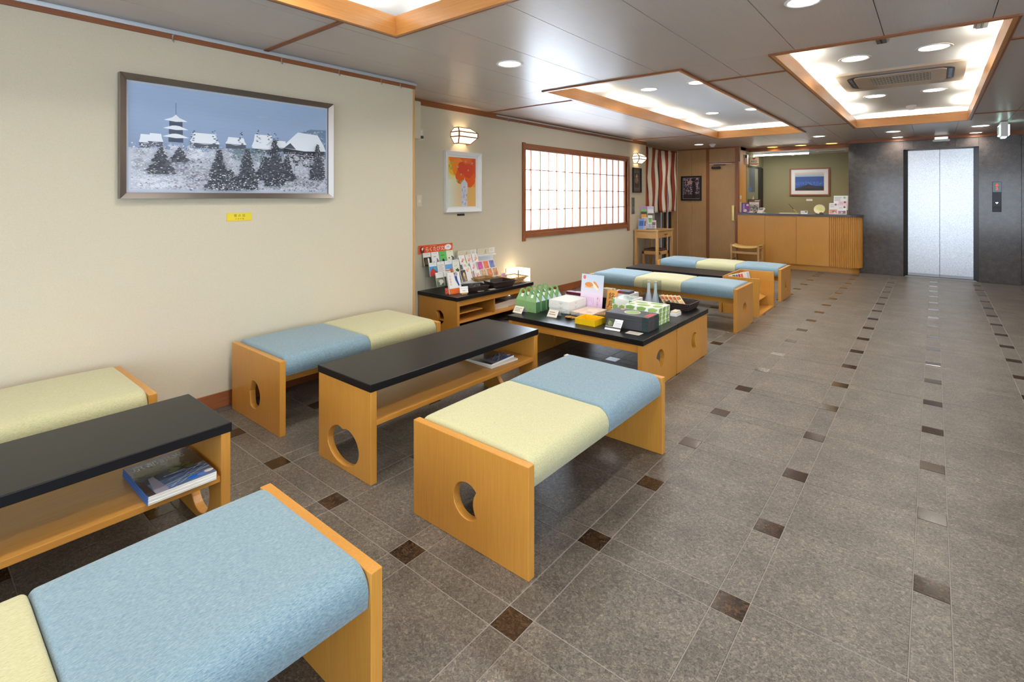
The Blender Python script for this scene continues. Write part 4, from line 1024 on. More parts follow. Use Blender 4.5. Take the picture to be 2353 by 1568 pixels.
# flat boxes at the rear
fb = box('gift_box', plain('pale_blue_box', (216, 228, 238), .45), -.16, .16, -.10, .10, 0, .05, None, .002); fb.location = (-2.44, 4.02, TZ); tag(fb, 'pale flat box behind the white cake boxes', 'box')
mr_ = box('folded_wrap', plain('maroon', (112, 26, 52), .5), -.13, .13, -.03, .03, 0, .026, None, .006, 3); mr_.location = (-2.46, 3.955, TZ + .051); tag(mr_, 'long maroon wrapped box lying behind the green bags', 'box')
f2 = box('sweets_tin', M['white_gloss'], -.10, .10, -.09, .09, 0, .085, None, .003); f2.location = (-2.14, 4.18, TZ); tag(f2, 'white box under the red and grey book', 'box')
bk = box('book', plain('book_grey', (84, 86, 96), .5), -.055, .055, -.05, .05, 0, .022, None, .002); bk.location = (-2.105, 4.15, TZ + .086); tag(bk, 'small red and grey book lying on white box', 'book')
p = Print(); p.rect(-.055, -.01, .002, .02, (190, 40, 60)); p.build('spine', bk, (0, -.05, 0), (1, 0, 0), (0, 0, 1))
bt = box('tray', M['black'], -.07, .07, -.06, .06, 0, .012, None, .002); bt.location = (-1.98, 4.27, TZ); tag(bt, 'thin black tray behind the glass bottles', 'tray')
# bottles in an acrylic case
ab = thing('bottle_case', 'clear acrylic case around two glass bottles', 'acrylic case', (-1.842, 4.10, TZ))
box('base', M['acrylic'], -.066, .066, -.045, .045, 0, .003, ab)
for a in ((-.066, .066, .043, .045), (-.066, -.064, -.045, .043), (.064, .066, -.045, .043)): box('clear_side', M['acrylic'], *a, .003, .232, ab)
prof = [(.001, 0), (.029, 0), (.031, .006), (.031, .05), (.026, .075), (.014, .13), (.012, .17), (.013, .205), (.011, .21)]
plain('water_glass', (226, 236, 242), .08); M['water_glass'].node_tree.nodes['Principled BSDF'].inputs['Alpha'].default_value = .38
plain('cork', (190, 170, 150), .6)
for k, x in enumerate((-.028, .030)):
    t = thing('glass_bottle', '%s glass bottle in the acrylic case' % ('left', 'right')[k], 'bottle', (-1.842 + x, 4.10 + .008*k, TZ + .0035), 0, 'glass bottles')
    MB().lathe(prof, 20).build('bottle_body', M['water_glass'], t); MB().lathe([(.001, .208), (.013, .208), (.013, .222), (.001, .222)], 14).build('stopper', M['cork'], t)
# baskets
def basket(name, label, x, y, z, lx, ly, h, mat, rz=0, flare=.02, cat='basket', rim=True, group=None):
    t = thing(name, label, cat, (x, y, z), rz, group)
    def R(s, zz, ins=0): return [(sx*(lx/2 + s - ins), sy*(ly/2 + s - ins), zz) for sx, sy in ((-1,-1),(1,-1),(1,1),(-1,1))]
    mb = MB(); mb.loft([R(0, 0), R(flare, h), R(flare, h, .006), R(0, .006, .005)], True, False); mb.build('basket_body', mat, t, .003)
    if rim:
        q = [Vector(p_) for p_ in R(flare, h)]; mb = MB()
        for i in range(4): mb.cyl(q[i], q[(i+1) % 4], .0055, n=8)
        mb.build('rim', mat, t)
        for k in range(1, 4):
            zz = h*k/4; f_ = flare*k/4; q = [Vector(p_) for p_ in R(f_ + .001, zz)]; mb = MB()
            for i in range(4): mb.cyl(q[i], q[(i+1) % 4], .0035, n=6)
            mb.build('weave_band', mat, t)
    return t
basket('wicker_basket', 'dark wicker basket at far corner of souvenir tables', -1.625, 4.235, TZ, .155, .205, .06, M['wicker_dark'])
for k in range(5):
    p = Print(); p.rect(.002, .063, .002, .098, (238, 206, 150)); p.disc(.04, .075, .014, (92, 126, 62)); p.rect(.004, .03, .06, .09, (224, 96, 40)); p.lines(.01, .055, .01, .05, 4, (120, 90, 60), .3)
    a = math.radians(38)
    slab('snack_packet', 'orange cream snack packet, %s in the leaning row' % ordn[k], 'packet', (-1.742 + .030*k, 4.150 + .012*k, TZ + .022), (.25, 1, 0), (-math.sin(a), .1, math.cos(a)), .065, .10, .006, M['cream'], p, 'leaning snack packets')
wb = thing('white_box', 'small white box with tan slips on top beside leaf boxes', 'box', (-1.577, 3.955, TZ)); box('body', M['white_paper'], -.026, .026, -.05, .05, 0, .026, wb, .001); 
for k in range(3): box('paper_slip', M['cream'], -.022 - .001*k, .022, -.045, .045, .026 + .004*k, .0295 + .004*k, wb)
ts = slab('price_card', 'small white upright tag before the orange packets', 'price card', (-1.760, 3.95, TZ), (1, .2, 0), (0, .2, 1), .035, .05, .001, M['white_paper'], None, 'price cards on the souvenir tables')
# ---------------------------------------------------------------- shelf table by the wall
def pic_cover(w_, h_, kind):
    p = Print(); W_, H_ = w_, h_; bgc = {'black': (236, 234, 226), 'lilac': (244, 244, 240), 'green': (106, 196, 104), 'cream': (240, 242, 214), 'fuji': (244, 244, 242), 'text': (244, 242, 238), 'torii': (244, 246, 248), 'moss': (240, 240, 226), 'snow': (246, 246, 244), 'plant': (240, 240, 238)}.get(kind, (244, 240, 236))
    p.rect(0, W_, 0, H_, bgc); p.text('らくたび文庫' if kind != 'text' else '京都', W_*.5, H_*.90, H_*.065, (110, 110, 110))
    if kind == 'black': p.rect(0, W_, 0, H_*.66, (46, 40, 34)); p.blob(W_*.65, H_*.36, W_*.12, (240, 240, 236), H_*.24, 12); p.blob(W_*.3, H_*.3, W_*.2, (92, 78, 52), H_*.2)
    if kind == 'lilac': p.blob(W_*.75, H_*.3, W_*.16, (150, 130, 160), H_*.28); p.blob(W_*.25, H_*.14, W_*.16, (88, 130, 66), H_*.12); p.rect(W_*.25, W_*.6, H_*.62, H_*.66, (130, 130, 130))
    if kind == 'green': p.blob(W_*.5, H_*.22, W_*.2, (44, 48, 74), H_*.16); p.rect(W_*.2, W_*.7, H_*.66, H_*.70, (56, 120, 60))
    if kind == 'cream': p.blob(W_*.3, H_*.42, W_*.12, (66, 74, 80), H_*.06); p.blob(W_*.85, H_*.3, W_*.18, (110, 92, 120), H_*.16); p.blob(W_*.75, H_*.5, W_*.1, (60, 50, 70), H_*.05)
    if kind == 'fuji': p.rect(0, W_, 0, H_*.72, (74, 164, 220)); p.poly([(0, 0), (0, H_*.25), (W_*.38, H_*.62), (W_, H_*.2), (W_, 0)], (206, 62, 54)); p.poly([(W_*.4, H_*.62), (W_*.46, H_*.60), (W_, H_*.16), (W_, H_*.24)], (40, 36, 70)); p.disc(W_*.75, H_*.58, W_*.12, (130, 200, 110))
    if kind == 'text': p.lines(W_*.1, W_*.9, H_*.1, H_*.8, 9, (190, 176, 170), .35)
    if kind == 'torii': p.rect(0, W_, H_*.35, H_*.72, (110, 170, 224)); p.rect(0, W_, 0, H_*.3, (196, 130, 84)); p.rect(W_*.55, W_*.98, H_*.3, H_*.36, (224, 80, 40)); p.rect(W_*.6, W_*.9, H_*.15, H_*.2, (224, 90, 44)); p.rect(W_*.72, W_*.8, H_*.1, H_*.3, (224, 80, 40))
    if kind == 'moss': p.blob(W_*.6, H_*.2, W_*.24, (84, 100, 56), H_*.14); p.blob(W_*.3, H_*.5, W_*.06, (120, 140, 90)); p.blob(W_*.5, H_*.55, W_*.06, (150, 160, 110))
    if kind == 'snow': p.rect(0, W_, 0, H_*.6, (110, 120, 96)); p.blob(W_*.6, H_*.3, W_*.3, (226, 226, 222), H_*.22); p.blob(W_*.2, H_*.45, W_*.16, (150, 160, 130), H_*.1); p.blob(W_*.8, H_*.12, W_*.2, (90, 100, 76), H_*.1)
    if kind == 'plant': p.rect(0, W_, 0, H_*.62, (76, 80, 70))
    if kind == 'plant':
        for k in range(12): p.stroke(random.uniform(0, W_), random.uniform(0, H_*.6), random.uniform(0, W_), random.uniform(0, H_*.6), .002, (110, 150, 80))
    if kind in ('pink', 'orange', 'violet', 'brown', 'rose', 'white', 'floral'):
        c = {'pink': (206, 84, 156), 'orange': (230, 130, 84), 'violet': (120, 120, 190), 'brown': (206, 160, 116), 'rose': (226, 150, 200), 'white': (246, 242, 238), 'floral': (240, 226, 214)}[kind]
        p.rect(W_*.06, W_*.94, H_*.06, H_*.94, c)
        for k in range(7): p.blob(random.uniform(.2, .8)*W_, random.uniform(.15, .85)*H_, W_*.13, tuple(min(255, max(0, ch + random.randint(-50, 40))) for ch in c))
        if kind in ('white', 'floral'): p.blob(W_*.6, H_*.5, W_*.2, (240, 170, 140)); p.blob(W_*.4, H_*.35, W_*.12, (216, 120, 120))
    return p
def rack_frame():
    t = thing('book_rack', 'clear stepped rack holding three tiers of pocket books', 'book rack', (-3.877, 3.56, TZ))
    for k, (dx, z) in enumerate(((-.085, .235), (.005, .142), (.09, .052))):
        box('tier_shelf', M['acrylic'], dx - .03, dx + .03, -.17, .29 if k < 2 else .06, z, z + .003, t); box('tier_back', M['acrylic'], dx - .035, dx - .032, -.17, .29 if k < 2 else .06, z, z + .12, t)
        if z: box('tier_leg', M['acrylic'], dx - .03, dx - .027, -.17, -.167, 0, z, t); box('tier_leg', M['acrylic'], dx - .03, dx - .027, .28, .283, 0, z, t)
rack_frame()
u, v = lean(12, 0)
tiers = [(-3.945, .613, [('black', 3.400), ('lilac', 3.508), ('green', 3.613), ('cream', 3.716)]), (-3.862, .520, [('fuji', 3.405), ('text', 3.512), ('torii', 3.618), ('moss', 3.722)]), (-3.775, .430, [('snow', 3.415), ('plant', 3.520)])]
bn = {'black': 'with black lower half', 'lilac': 'with lilac kimono figure', 'green': 'with bright green cover', 'cream': 'with pale yellow cover', 'fuji': 'with red mountain on blue', 'text': 'with plain text cover', 'torii': 'with orange gate over water', 'moss': 'with mossy stone on white', 'snow': 'with snowy garden photo', 'plant': 'with dark fern photo'}
for x, z, row in tiers:
    for kind, y in row:
        slab('pocket_book', 'pocket book ' + bn[kind] + ' on the clear rack', 'book', (x + .022, y, z + .003), u, v, .096, .135, .009, M['white_paper'], pic_cover(.096, .135, kind), 'pocket books on the clear rack', pmat=M['print_gloss'])
p = Print(); p.rect(0, .47, 0, .085, (226, 88, 36)); p.text('らくたび文庫', .245, .038, .052, (252, 246, 238)); p.disc(.405, .046, .048, (250, 248, 244), .030, 24); p.text('京都', .405, .046, .018, (120, 120, 150)); p.blob(.05, .04, .024, (110, 40, 24), .034); p.blob(.052, .05, .012, (246, 240, 236), .016); p.text('ポケットに京都ひとつ', .20, .073, .010, (250, 220, 200))
slab('header_board', 'orange header board with white hiragana above the books', 'sign', (-3.968, 3.355, .738), (0, 1, 0), (0, 0, 1), .47, .085, .003, M['white_paper'], p)
p = Print(); p.rect(0, .165, 0, .058, (222, 76, 34)); p.text('地元の方もなるほど納得', .082, .040, .0125, (252, 240, 230)); p.text('京都のガイドブック', .082, .018, .0135, (252, 240, 230))
slab('orange_band_sign', 'low orange band sign leaning on the front books', 'sign', (-3.615, 3.40, TZ + .001), (0, 1, 0), (-.25, 0, 1), .165, .058, .002, M['white_paper'], p)
p = Print(); p.rect(0, .145, 0, .205, (246, 244, 240)); p.text('京都案内', .028, .165, .024, (232, 120, 70), 1, True); p.poly([(.075, .20), (.108, .205), (.112, .13), (.132, .065), (.118, .06), (.085, .13)], (52, 84, 160)); p.blob(.10, .185, .02, (190, 170, 170)); p.blob(.125, .062, .012, (240, 236, 232)); p.rect(0, .145, 0, .052, (236, 112, 48))
slab('guide_book', 'large upright guide book with blue figure and orange band', 'book', (-3.578, 3.42, TZ + .001), (.12, 1, 0), (-.22, 0, 1), .145, .205, .02, M['white_paper'], p, None, pmat=M['print_gloss'])
t = thing('price_card', 'handwritten card on wooden stand before the guide book', 'price card', (-3.485, 3.515, TZ), 1.15, 'cards on the wall table'); p = Print(); p.rect(0, .085, 0, .062, (250, 248, 242)); p.text('クリアファイル', .042, .043, .012, (50, 50, 60)); p.text('¥400', .042, .02, .014, (50, 50, 60))
slab('card_face', None, None, (-.042, 0, .014), (1, 0, 0), (0, .25, 1), .085, .062, .001, M['white_paper'], p, parent=t); box('wood_foot', M['pale_x'], -.03, .03, -.012, .014, 0, .016, t, .003)
# postcards on a sloping stand
sg = thing('postcard_stand', 'clear sloping stand of postcards beside the books', 'stand', (-3.80, 4.08, TZ))
for k, (dx, z) in enumerate(((-.08, .215), (-.03, .135), (.02, .055))): box('tier_shelf', M['acrylic'], dx - .02, dx + .03, -.25, .26, z, z + .003, sg); box('tier_leg', M['acrylic'], dx - .02, dx - .017, -.25, -.247, 0, z, sg); box('tier_leg', M['acrylic'], dx - .02, dx - .017, .257, .26, 0, z, sg)
u, v = lean(20, 0)
cards = [(-3.856, .594, (('white', 3.835), ('floral', 3.935), ('white', 4.035))), (-3.806, .514, (('floral', 3.84), ('white', 3.955), ('pink', 4.06), ('orange', 4.155), ('violet', 4.252))), (-3.756, .434, (('brown', 3.86), ('white', 3.965), ('brown', 4.065), ('orange', 4.16), ('brown', 4.255)))]
kk = 0
where = ['top row, left', 'top row, middle', 'top row, right', 'middle row, leftmost', 'middle row, second', 'middle row, third', 'middle row, fourth', 'middle row, rightmost', 'low row, leftmost', 'low row, second', 'low row, third', 'low row, fourth', 'low row, rightmost']
for x, z, row in cards:
    for kind, y in row:
        slab('postcard', 'wrapped %s postcard, %s on the sloping stand' % (kind, where[kk]), 'postcard', (x, y, z), u, v, .086, .10, .004, M['white_paper'], pic_cover(.086, .10, kind), 'postcards on the sloping stand', pmat=M['print_gloss']); kk += 1
p = pic_cover(.08, .13, 'x'); p.rect(.004, .076, .004, .126, (30, 24, 22)); p.blob(.045, .07, .014, (226, 190, 130), .04); p.blob(.05, .04, .012, (180, 130, 70), .03)
slab('postcard_folder', 'dark photo card with golden figure beside the guide book', 'postcard', (-3.650, 3.66, TZ + .075), u, v, .08, .13, .006, M['white_paper'], p, None, pmat=M['print_gloss'])
p = pic_cover(.095, .15, 'x'); p.disc(.045, .11, .014, (238, 150, 70)); p.disc(.068, .125, .010, (240, 190, 90)); p.disc(.045, .11, .006, (244, 240, 232))
slab('postcard_folder', 'white folder with orange dots standing by the postcards', 'postcard', (-3.70, 3.77, TZ + .07), u, v, .095, .15, .006, M['white_paper'], p)
p = pic_cover(.07, .07, 'rose'); slab('postcard_packet', 'pink packet leaning at the right end of postcards', 'packet', (-3.70, 4.335, TZ + .02), u, v, .085, .07, .006, M['white_paper'], p, None, pmat=M['print_gloss'])
bs = box('support_block', M['white_paper'], -.05, .05, -.13, .10, 0, .075); bs.location = (-3.725, 3.79, TZ); tag(bs, 'white block propping up the folders', 'block')
# cream display boards above
for k, y in enumerate((3.87, 4.175)):
    p = Print(); p.rect(0, .295, 0, .075, (222, 212, 186)); p.poly([(.115, .015), (.13, .055), (.14, .06), (.145, .04), (.15, .012), (.125, .02)], (190, 186, 160)); p.stroke(.11, .012, .16, .014, .002, (90, 100, 80)); p.stroke(.13, .015, .14, .06, .0015, (90, 100, 80)); p.rect(.20, .285, .018, .068, (246, 242, 232)); p.lines(.21, .275, .028, .06, 3, (120, 120, 120), .25)
    slab('display_board', '%s of two cream boards with handwritten note' % ('left', 'right')[k], 'display board', (-3.935, y, .658), (0, 1, 0), (0, 0, 1), .295, .075, .02, M['cream'], p, 'cream boards above the postcards')
ds_ = thing('display_shelf', 'narrow pale ledge carrying the cream boards', 'shelf', (-3.945, 4.17, .60)); box('ledge', M['white_paint'], -.03, .03, -.30, .30, .045, .057, ds_); box('bracket', M['white_paint'], -.03, -.02, -.30, .30, -.22, .045, ds_)
# baskets on the wall table
basket('wicker_basket', 'dark basket with black wrapped goods beside the guide book', -3.560, 3.745, TZ, .14, .185, .05, M['wicker_dark'], -.35)
for k in range(4):
    b_ = MB().lathe([(.001, 0), (.03, .004), (.036, .022), (.024, .042), (.001, .048)], 12).build('wrapped_sweet', plain('wrapped_%d' % k, (48, 48, 54), .15)); b_.location = (-3.60 + .05*(k % 2), 3.70 + .07*(k//2), TZ + .012); tag(b_, 'black wrapped sweet, %s in the dark basket' % ordn[k], 'sweet', 'black wrapped sweets')
basket('wicker_basket', 'empty dark wicker basket in middle of wall table', -3.545, 4.085, TZ, .17, .255, .055, M['wicker_dark'], -.18)
tb_ = basket('wicker_basket', 'small tan handled basket before the postcards', -3.668, 3.955, TZ + .06, .09, .20, .03, M['wicker_tan'], 0, .01)
MB().tube([(0, -.115, .01), (0, -.13, .03), (0, -.125, .05), (0, -.105, .035)], .006, 6).build('handle', M['wicker_tan'], tb_); b_ = box('support_block', M['white_paper'], -.04, .04, -.09, .09, 0, .058); b_.location = (-3.668, 3.955, TZ); tag(b_, 'white block under the tan basket', 'block'); box('grey_packet', M['grey_plastic'], -.03, .03, -.06, .06, .008, .024, tb_)
rb = thing('rattan_basket', 'open-weave light rattan basket at end of wall table', 'basket', (-3.600, 4.385, TZ), -.12)
mb = MB(); rr = lambda s, z: [(sx*(.085 + s), sy*(.105 + s), z) for sx, sy in ((-1,-1),(1,-1),(1,1),(-1,1))]
q0, q1 = [Vector(a) for a in rr(0, .004)], [Vector(a) for a in rr(.03, .058)]
for i in range(4):
    for k in range(14):
        f0, f1 = k/14, (k + 2.2)/14
        if f1 <= 1: mb.cyl(q0[i].lerp(q0[(i+1) % 4], f0), q1[i].lerp(q1[(i+1) % 4], f1), .0022, n=5)
        if f0 >= .15: mb.cyl(q0[i].lerp(q0[(i+1) % 4], f0), q1[i].lerp(q1[(i+1) % 4], f0 - .15), .0022, n=5)
mb.build('lattice_sides', plain('rattan', (206, 160, 96), .5), rb)
mb = MB()
for q, r_ in ((q1, .006), (q0, .005)):
    for i in range(4): mb.cyl(q[i], q[(i+1) % 4], r_, n=8)
mb.build('rim', M['rattan'], rb); box('base', M['wicker_tan'], -.085, .085, -.105, .105, 0, .005, rb)
for k, (x, y, lb) in enumerate(((-3.468, 3.70, 'cream slip lying before the first dark basket'), (-3.445, 3.85, 'cream slip lying before the empty dark basket'), (-3.475, 4.42, 'cream slip lying before the rattan basket'))):
    p = Print(); p.rect(.002, .068, .002, .043, (240, 228, 196)); p.lines(.01, .06, .01, .036, 3, (150, 130, 100), .25)
    slab('price_card', lb, 'price card', (x, y, TZ + .001), (.25, 1, 0), (-1, .25, 0), .07, .045, .0008, M['cream'], p, 'cards on the wall table')
# magazines on the lower shelf of that table
for k in range(5):
    b_ = MB().box(-.105, .105, -.145, .145, 0, .013).build('magazine', M['white_paper'], None, .001, loc=(-3.62 + .004*k, 4.06 + .006*(k % 3), .1385 + .0135*k), rot=(0, 0, .05*(k - 2))); tag(b_, 'magazine, %s from bottom of pile on lower shelf' % ordn[k], 'magazine', 'magazines on the lower shelf')
    if k == 4: p = Print(); p.rect(-.10, .10, -.14, .14, (150, 110, 100)); p.blob(0, 0, .06, (60, 50, 50), .08); p.blob(.04, -.08, .04, (190, 170, 160)); p.build('cover', b_, (0, 0, .013), (1, 0, 0), (0, 1, 0))
for k in range(3):
    b_ = MB().box(-.10, .10, -.11, .11, 0, .02).build('magazine', M['white_paper'], None, .001, loc=(-3.63, 4.325, .1385 + .0205*k), rot=(0, 0, -.06*k)); tag(b_, 'thick magazine, %s from bottom of pile by the crescent' % ordn[k], 'magazine', 'magazines on the lower shelf')
# ---------------------------------------------------------------- guidebooks on the two black table shelves
def guide_cover(L_, W_):
    p = Print(); p.rect(0, L_, 0, W_, (60, 70, 84)); p.grad(0, L_, W_*.62, W_, (92, 116, 140), (48, 66, 120), 6); p.rect(0, L_, 0, W_*.3, (96, 116, 150))
    for k in range(16): p.stroke(random.uniform(.2, .4)*L_, random.uniform(0, .4)*W_, L_, random.uniform(.02, .5)*W_, .0035, random.choice(((140, 158, 190), (70, 86, 120), (170, 184, 206))))
    p.poly([(L_*.45, W_*.5), (L_*.62, W_*.86), (L_, W_*.92), (L_, W_*.42), (L_*.7, W_*.38)], (74, 56, 40))
    for k in range(10): p.blob(random.uniform(.5, .98)*L_, random.uniform(.42, .62)*W_, .014, random.choice(((70, 84, 40), (96, 104, 56), (50, 40, 30))))
    for k in range(12): p.blob(random.uniform(.02, .42)*L_, random.uniform(.52, .8)*W_, .018, random.choice(((54, 64, 44), (70, 78, 60), (40, 46, 40))))
    p.poly([(L_*.1, 0), (L_*.16, W_*.45), (L_*.24, W_*.47), (L_*.3, W_*.04), (L_*.28, 0)], (150, 144, 160)); p.poly([(0, 0), (0, W_*.5), (L_*.09, W_*.4), (L_*.11, 0)], (70, 56, 50))
    p.text('京都観光', L_*.46, W_*.83, W_*.15, (226, 226, 214)); p.disc(L_*.68, W_*.08, .018, (30, 110, 210), .012, 18); p.disc(L_*.82, W_*.09, .018, (90, 130, 220), .012, 18); p.disc(L_*.93, W_*.11, .016, (236, 236, 230), .011, 18)
    return p
for k in range(3):
    b_ = MB().box(0, .218, -.295, 0, 0, .0092).build('guidebook', M['white_paper'], None, .0008, loc=(-2.082 - .002*k, .566 + .001*k, .2515 + .0096*k), rot=(0, 0, 0)); b_.data.transform(Matrix.Rotation(PI/2, 4, 'Z')); b_.data.transform(Matrix.Translation((-.295, 0, 0)))
    tag(b_, 'sightseeing guidebook %s on left table shelf' % ('lowest of three', 'in middle of three', 'on top of three')[k], 'guidebook', 'guidebooks on the left table shelf')
    co = [v_.co for v_ in b_.data.vertices]; ax, bx, ay, by = min(c.x for c in co), max(c.x for c in co), min(c.y for c in co), max(c.y for c in co)
    box('spine', plain('spine_blue', (52, 104, 176), .4) if 'spine_blue' not in M else M['spine_blue'], ax, bx, ay - .0008, ay + .0002, 0, .0092, b_)
    if k == 2: guide_cover(.218, .293).build('cover', b_, (bx - .001, ay, .0092), (0, 1, 0), (-1, 0, 0), M['print_gloss'])
for k in range(2):
    b_ = MB().box(-.262, 0, 0, .235, 0, .010).build('guidebook', M['white_paper'], None, .0008, loc=(-2.042 - .01*k, 2.29 + .008*k, .2845 + .0104*k), rot=(0, 0, -.06 + .12*k)); tag(b_, 'glossy guidebook %s on middle table shelf' % ('underneath', 'on top')[k], 'guidebook', 'guidebooks on the middle table shelf')
    if k: guide_cover(.233, .26).build('cover', b_, (-.001, .001, .010), (0, 1, 0), (-1, 0, 0), M['print_gloss'])
# ---------------------------------------------------------------- magazines in the rack
for k, (y, c) in enumerate(((-.26, (210, 214, 226)), (-.16, (90, 120, 90)), (-.12, (60, 80, 170)), (-.06, (206, 44, 54)), (.0, (226, 90, 90)), (.10, (236, 234, 230)), (.16, (190, 200, 226)))):
    p = Print(); p.rect(.003, .117, .003, .197, (244, 242, 240)); p.rect(.01, .11, .05, .19, c); p.blob(.05, .12, .03, (240, 220, 210)); p.lines(.02, .1, .015, .04, 2, (120, 120, 120))
    a = .42
    slab('leaflet', 'leaflet, %s from near side in the wooden rack' % (ordn + ['sixth', 'seventh'])[k], 'leaflet', (-1.80 + .012*k, 6.34 + y, .215), (.35, 1, 0), (-.25, .12, 1), .12, .20, .003, M['white_paper'], p, 'leaflets in the rack')
# ---------------------------------------------------------------- leaflet holder on the corner desk
lh = thing('leaflet_holder', 'tiered clear leaflet holder on the corner desk', 'leaflet holder', (-3.79, 8.29, .7555), .5); 
for k, (y, z) in enumerate(((.10, .0), (.05, .0), (.0, .0))): box('tier', M['acrylic'], -.11, .11, y, y + .003, 0, (.26, .19, .10)[k], lh)
box('base', M['acrylic'], -.11, .11, -.02, .12, 0, .003, lh)
for k, (x, y, z, c, w_, h_) in enumerate(((-.12, .085, .13, (186, 130, 200), .11, .27), (-.005, .085, .13, (214, 206, 232), .11, .27), (-.12, .045, .07, (60, 70, 40), .11, .24), (.0, .045, .06, (120, 96, 84), .11, .22), (-.10, .005, .004, (236, 232, 226), .10, .20), (.0, .005, .004, (236, 240, 236), .075, .24), (.06, .0, .004, (216, 190, 180), .075, .15))):
    p = Print(); p.rect(.002, w_-.002, .002, h_-.002, c); p.rect(.01, w_-.01, h_*.45, h_*.8, ((120, 190, 90), (236, 236, 240), (226, 160, 70), (160, 130, 110), (150, 140, 150), (120, 190, 80), (110, 90, 90))[k]); p.lines(.01, w_-.02, .02, h_*.35, 4, (120, 110, 120))
    a = .30; M_ = Matrix.Rotation(.5, 4, 'Z'); uu = M_ @ Vector((1, 0, 0)); vv = M_ @ Vector((0, math.sin(a), math.cos(a))); oo = Vector((-3.79, 8.29, .759)) + M_ @ Vector((x, y, z))
    slab('leaflet', '%s leaflet on corner desk, %s' % (('purple', 'lilac', 'olive', 'brown', 'grey', 'white and green', 'beige')[k], ('back row left', 'back row right', 'middle row left', 'middle row right', 'front row left', 'front row centre', 'front row right')[k]), 'leaflet', oo, uu, vv, w_, h_, .003, M['white_paper'], p, 'leaflets on the corner desk')
for k in range(2):
    p = Print(); p.rect(.002, .088, .002, .19, ((120, 160, 214), (206, 170, 190))[k]); p.rect(.01, .08, .06, .15, ((60, 100, 170), (110, 96, 110))[k])
    slab('leaflet', ('blue' , 'rose')[k] + ' leaflet leaning at left side of corner desk', 'leaflet', (-3.90 + .03*k, 8.135 + .03*k, .7565), (1, .4, 0), (-.06, .30, 1), .09, .19, .003, M['white_paper'], p, 'leaflets on the corner desk')
# ================================================================== PICTURES AND WALL GEAR
def frame_x(name, label, x, y0, y1, z0, z1, bw, depth, mat, cat='picture', lip=.0, group=None):
    """picture on a wall facing +x"""
    t = thing(name, label, cat, (x, (y0+y1)/2, (z0+z1)/2), 0, group); hy, hz = (y1-y0)/2, (z1-z0)/2
    def mit(a, b_, c, d): return MB().prism([a, b_, c, d], [], 'x', .002, depth)
    for q in (((-hy,-hz),(hy,-hz),(hy-bw,-hz+bw),(-hy+bw,-hz+bw)), ((hy,-hz),(hy,hz),(hy-bw,hz-bw),(hy-bw,-hz+bw)), ((hy,hz),(-hy,hz),(-hy+bw,hz-bw),(hy-bw,hz-bw)), ((-hy,hz),(-hy,-hz),(-hy+bw,-hz+bw),(-hy+bw,hz-bw))):
        o = mit(*q)
        if lip:                     # sloping face: inner edge lower
            o.v = [(a if not (a > .01 and abs(abs(b_) - (hy - bw)) < 1e-5 and abs(abs(c) - (hz - bw)) < 1e-5) else a - lip, b_, c) for a, b_, c in o.v]
        o.build('frame_side', mat, t, .0015)
    return t, hy, hz
def frame_y(name, label, y, x0, x1, z0, z1, bw, depth, mat, cat='picture'):
    """picture on a wall facing -y"""
    t = thing(name, label, cat, ((x0+x1)/2, y, (z0+z1)/2)); hx, hz = (x1-x0)/2, (z1-z0)/2
    for q in (((-hx,-hz),(hx,-hz),(hx-bw,-hz+bw),(-hx+bw,-hz+bw)), ((hx,-hz),(hx,hz),(hx-bw,hz-bw),(hx-bw,-hz+bw)), ((hx,hz),(-hx,hz),(-hx+bw,hz-bw),(hx-bw,hz-bw)), ((-hx,hz),(-hx,-hz),(-hx+bw,-hz+bw),(-hx+bw,hz-bw))):
        MB().prism(list(q), [], 'y', -depth, -.002).build('frame_side', mat, t, .0015)
    return t, hx, hz
# ---- large snow landscape
t, hy, hz = frame_x('snow_painting', 'large silver-framed painting of snowy temple roofs and trees', W1, .795, 2.075, 1.303, 1.993, .034, .045, M['silver_frame'], lip=.018)
box('backing', M['white_paint'], .001, .008, -hy + .03, hy - .03, -hz + .03, hz - .03, t)
LW, LH = 2*hy - .068, 2*hz - .068
p = Print(4e-6); rnd = random.Random(3)
p.rect(0, LW, 0, LH, (196, 200, 214)); bw = .012
L0, L1, B0, B1 = bw, LW - bw, bw, LH - bw; PW, PH = L1 - L0, B1 - B0
U = lambda a: L0 + a*PW
V = lambda b_: B0 + b_*PH
p.grad(L0, L1, V(.40), B1, (142, 160, 192), (170, 194, 226), 14)
p.rect(L0, L1, B0, V(.40), (206, 210, 222))
p.poly([(U(.78), V(.5)), (U(.83), V(.68)), (U(.90), V(.74)), (L1, V(.75)), (L1, V(.4)), (U(.78), V(.4))], (112, 136, 164))
for k in range(160): p.blob(U(rnd.uniform(.83, .995)), V(rnd.uniform(.48, .73)), .006, rnd.choice(((140, 162, 186), (104, 128, 156), (170, 188, 206))), .004, 6)
def roof(a0, a1, b0, b1, wall=.05, ins=.12, wc=(84, 92, 108)):
    w_ = a1 - a0; p.poly([(U(a0 + w_*.04), V(b0 - wall)), (U(a1 - w_*.04), V(b0 - wall)), (U(a1 - w_*.04), V(b0)), (U(a0 + w_*.04), V(b0))], wc)
    p.poly([(U(a0), V(b0)), (U(a0 + w_*.5), V(b0 - .012)), (U(a1), V(b0)), (U(a1 - w_*ins*.8), V(b0 + (b1-b0)*.45)), (U(a1 - w_*ins*1.2), V(b1)), (U(a0 + w_*ins*1.2), V(b1)), (U(a0 + w_*ins*.8), V(b0 + (b1-b0)*.45))], (238, 242, 248))
    p.stroke(U(a0), V(b0 - .004), U(a1), V(b0 - .004), .0025, (70, 80, 100))
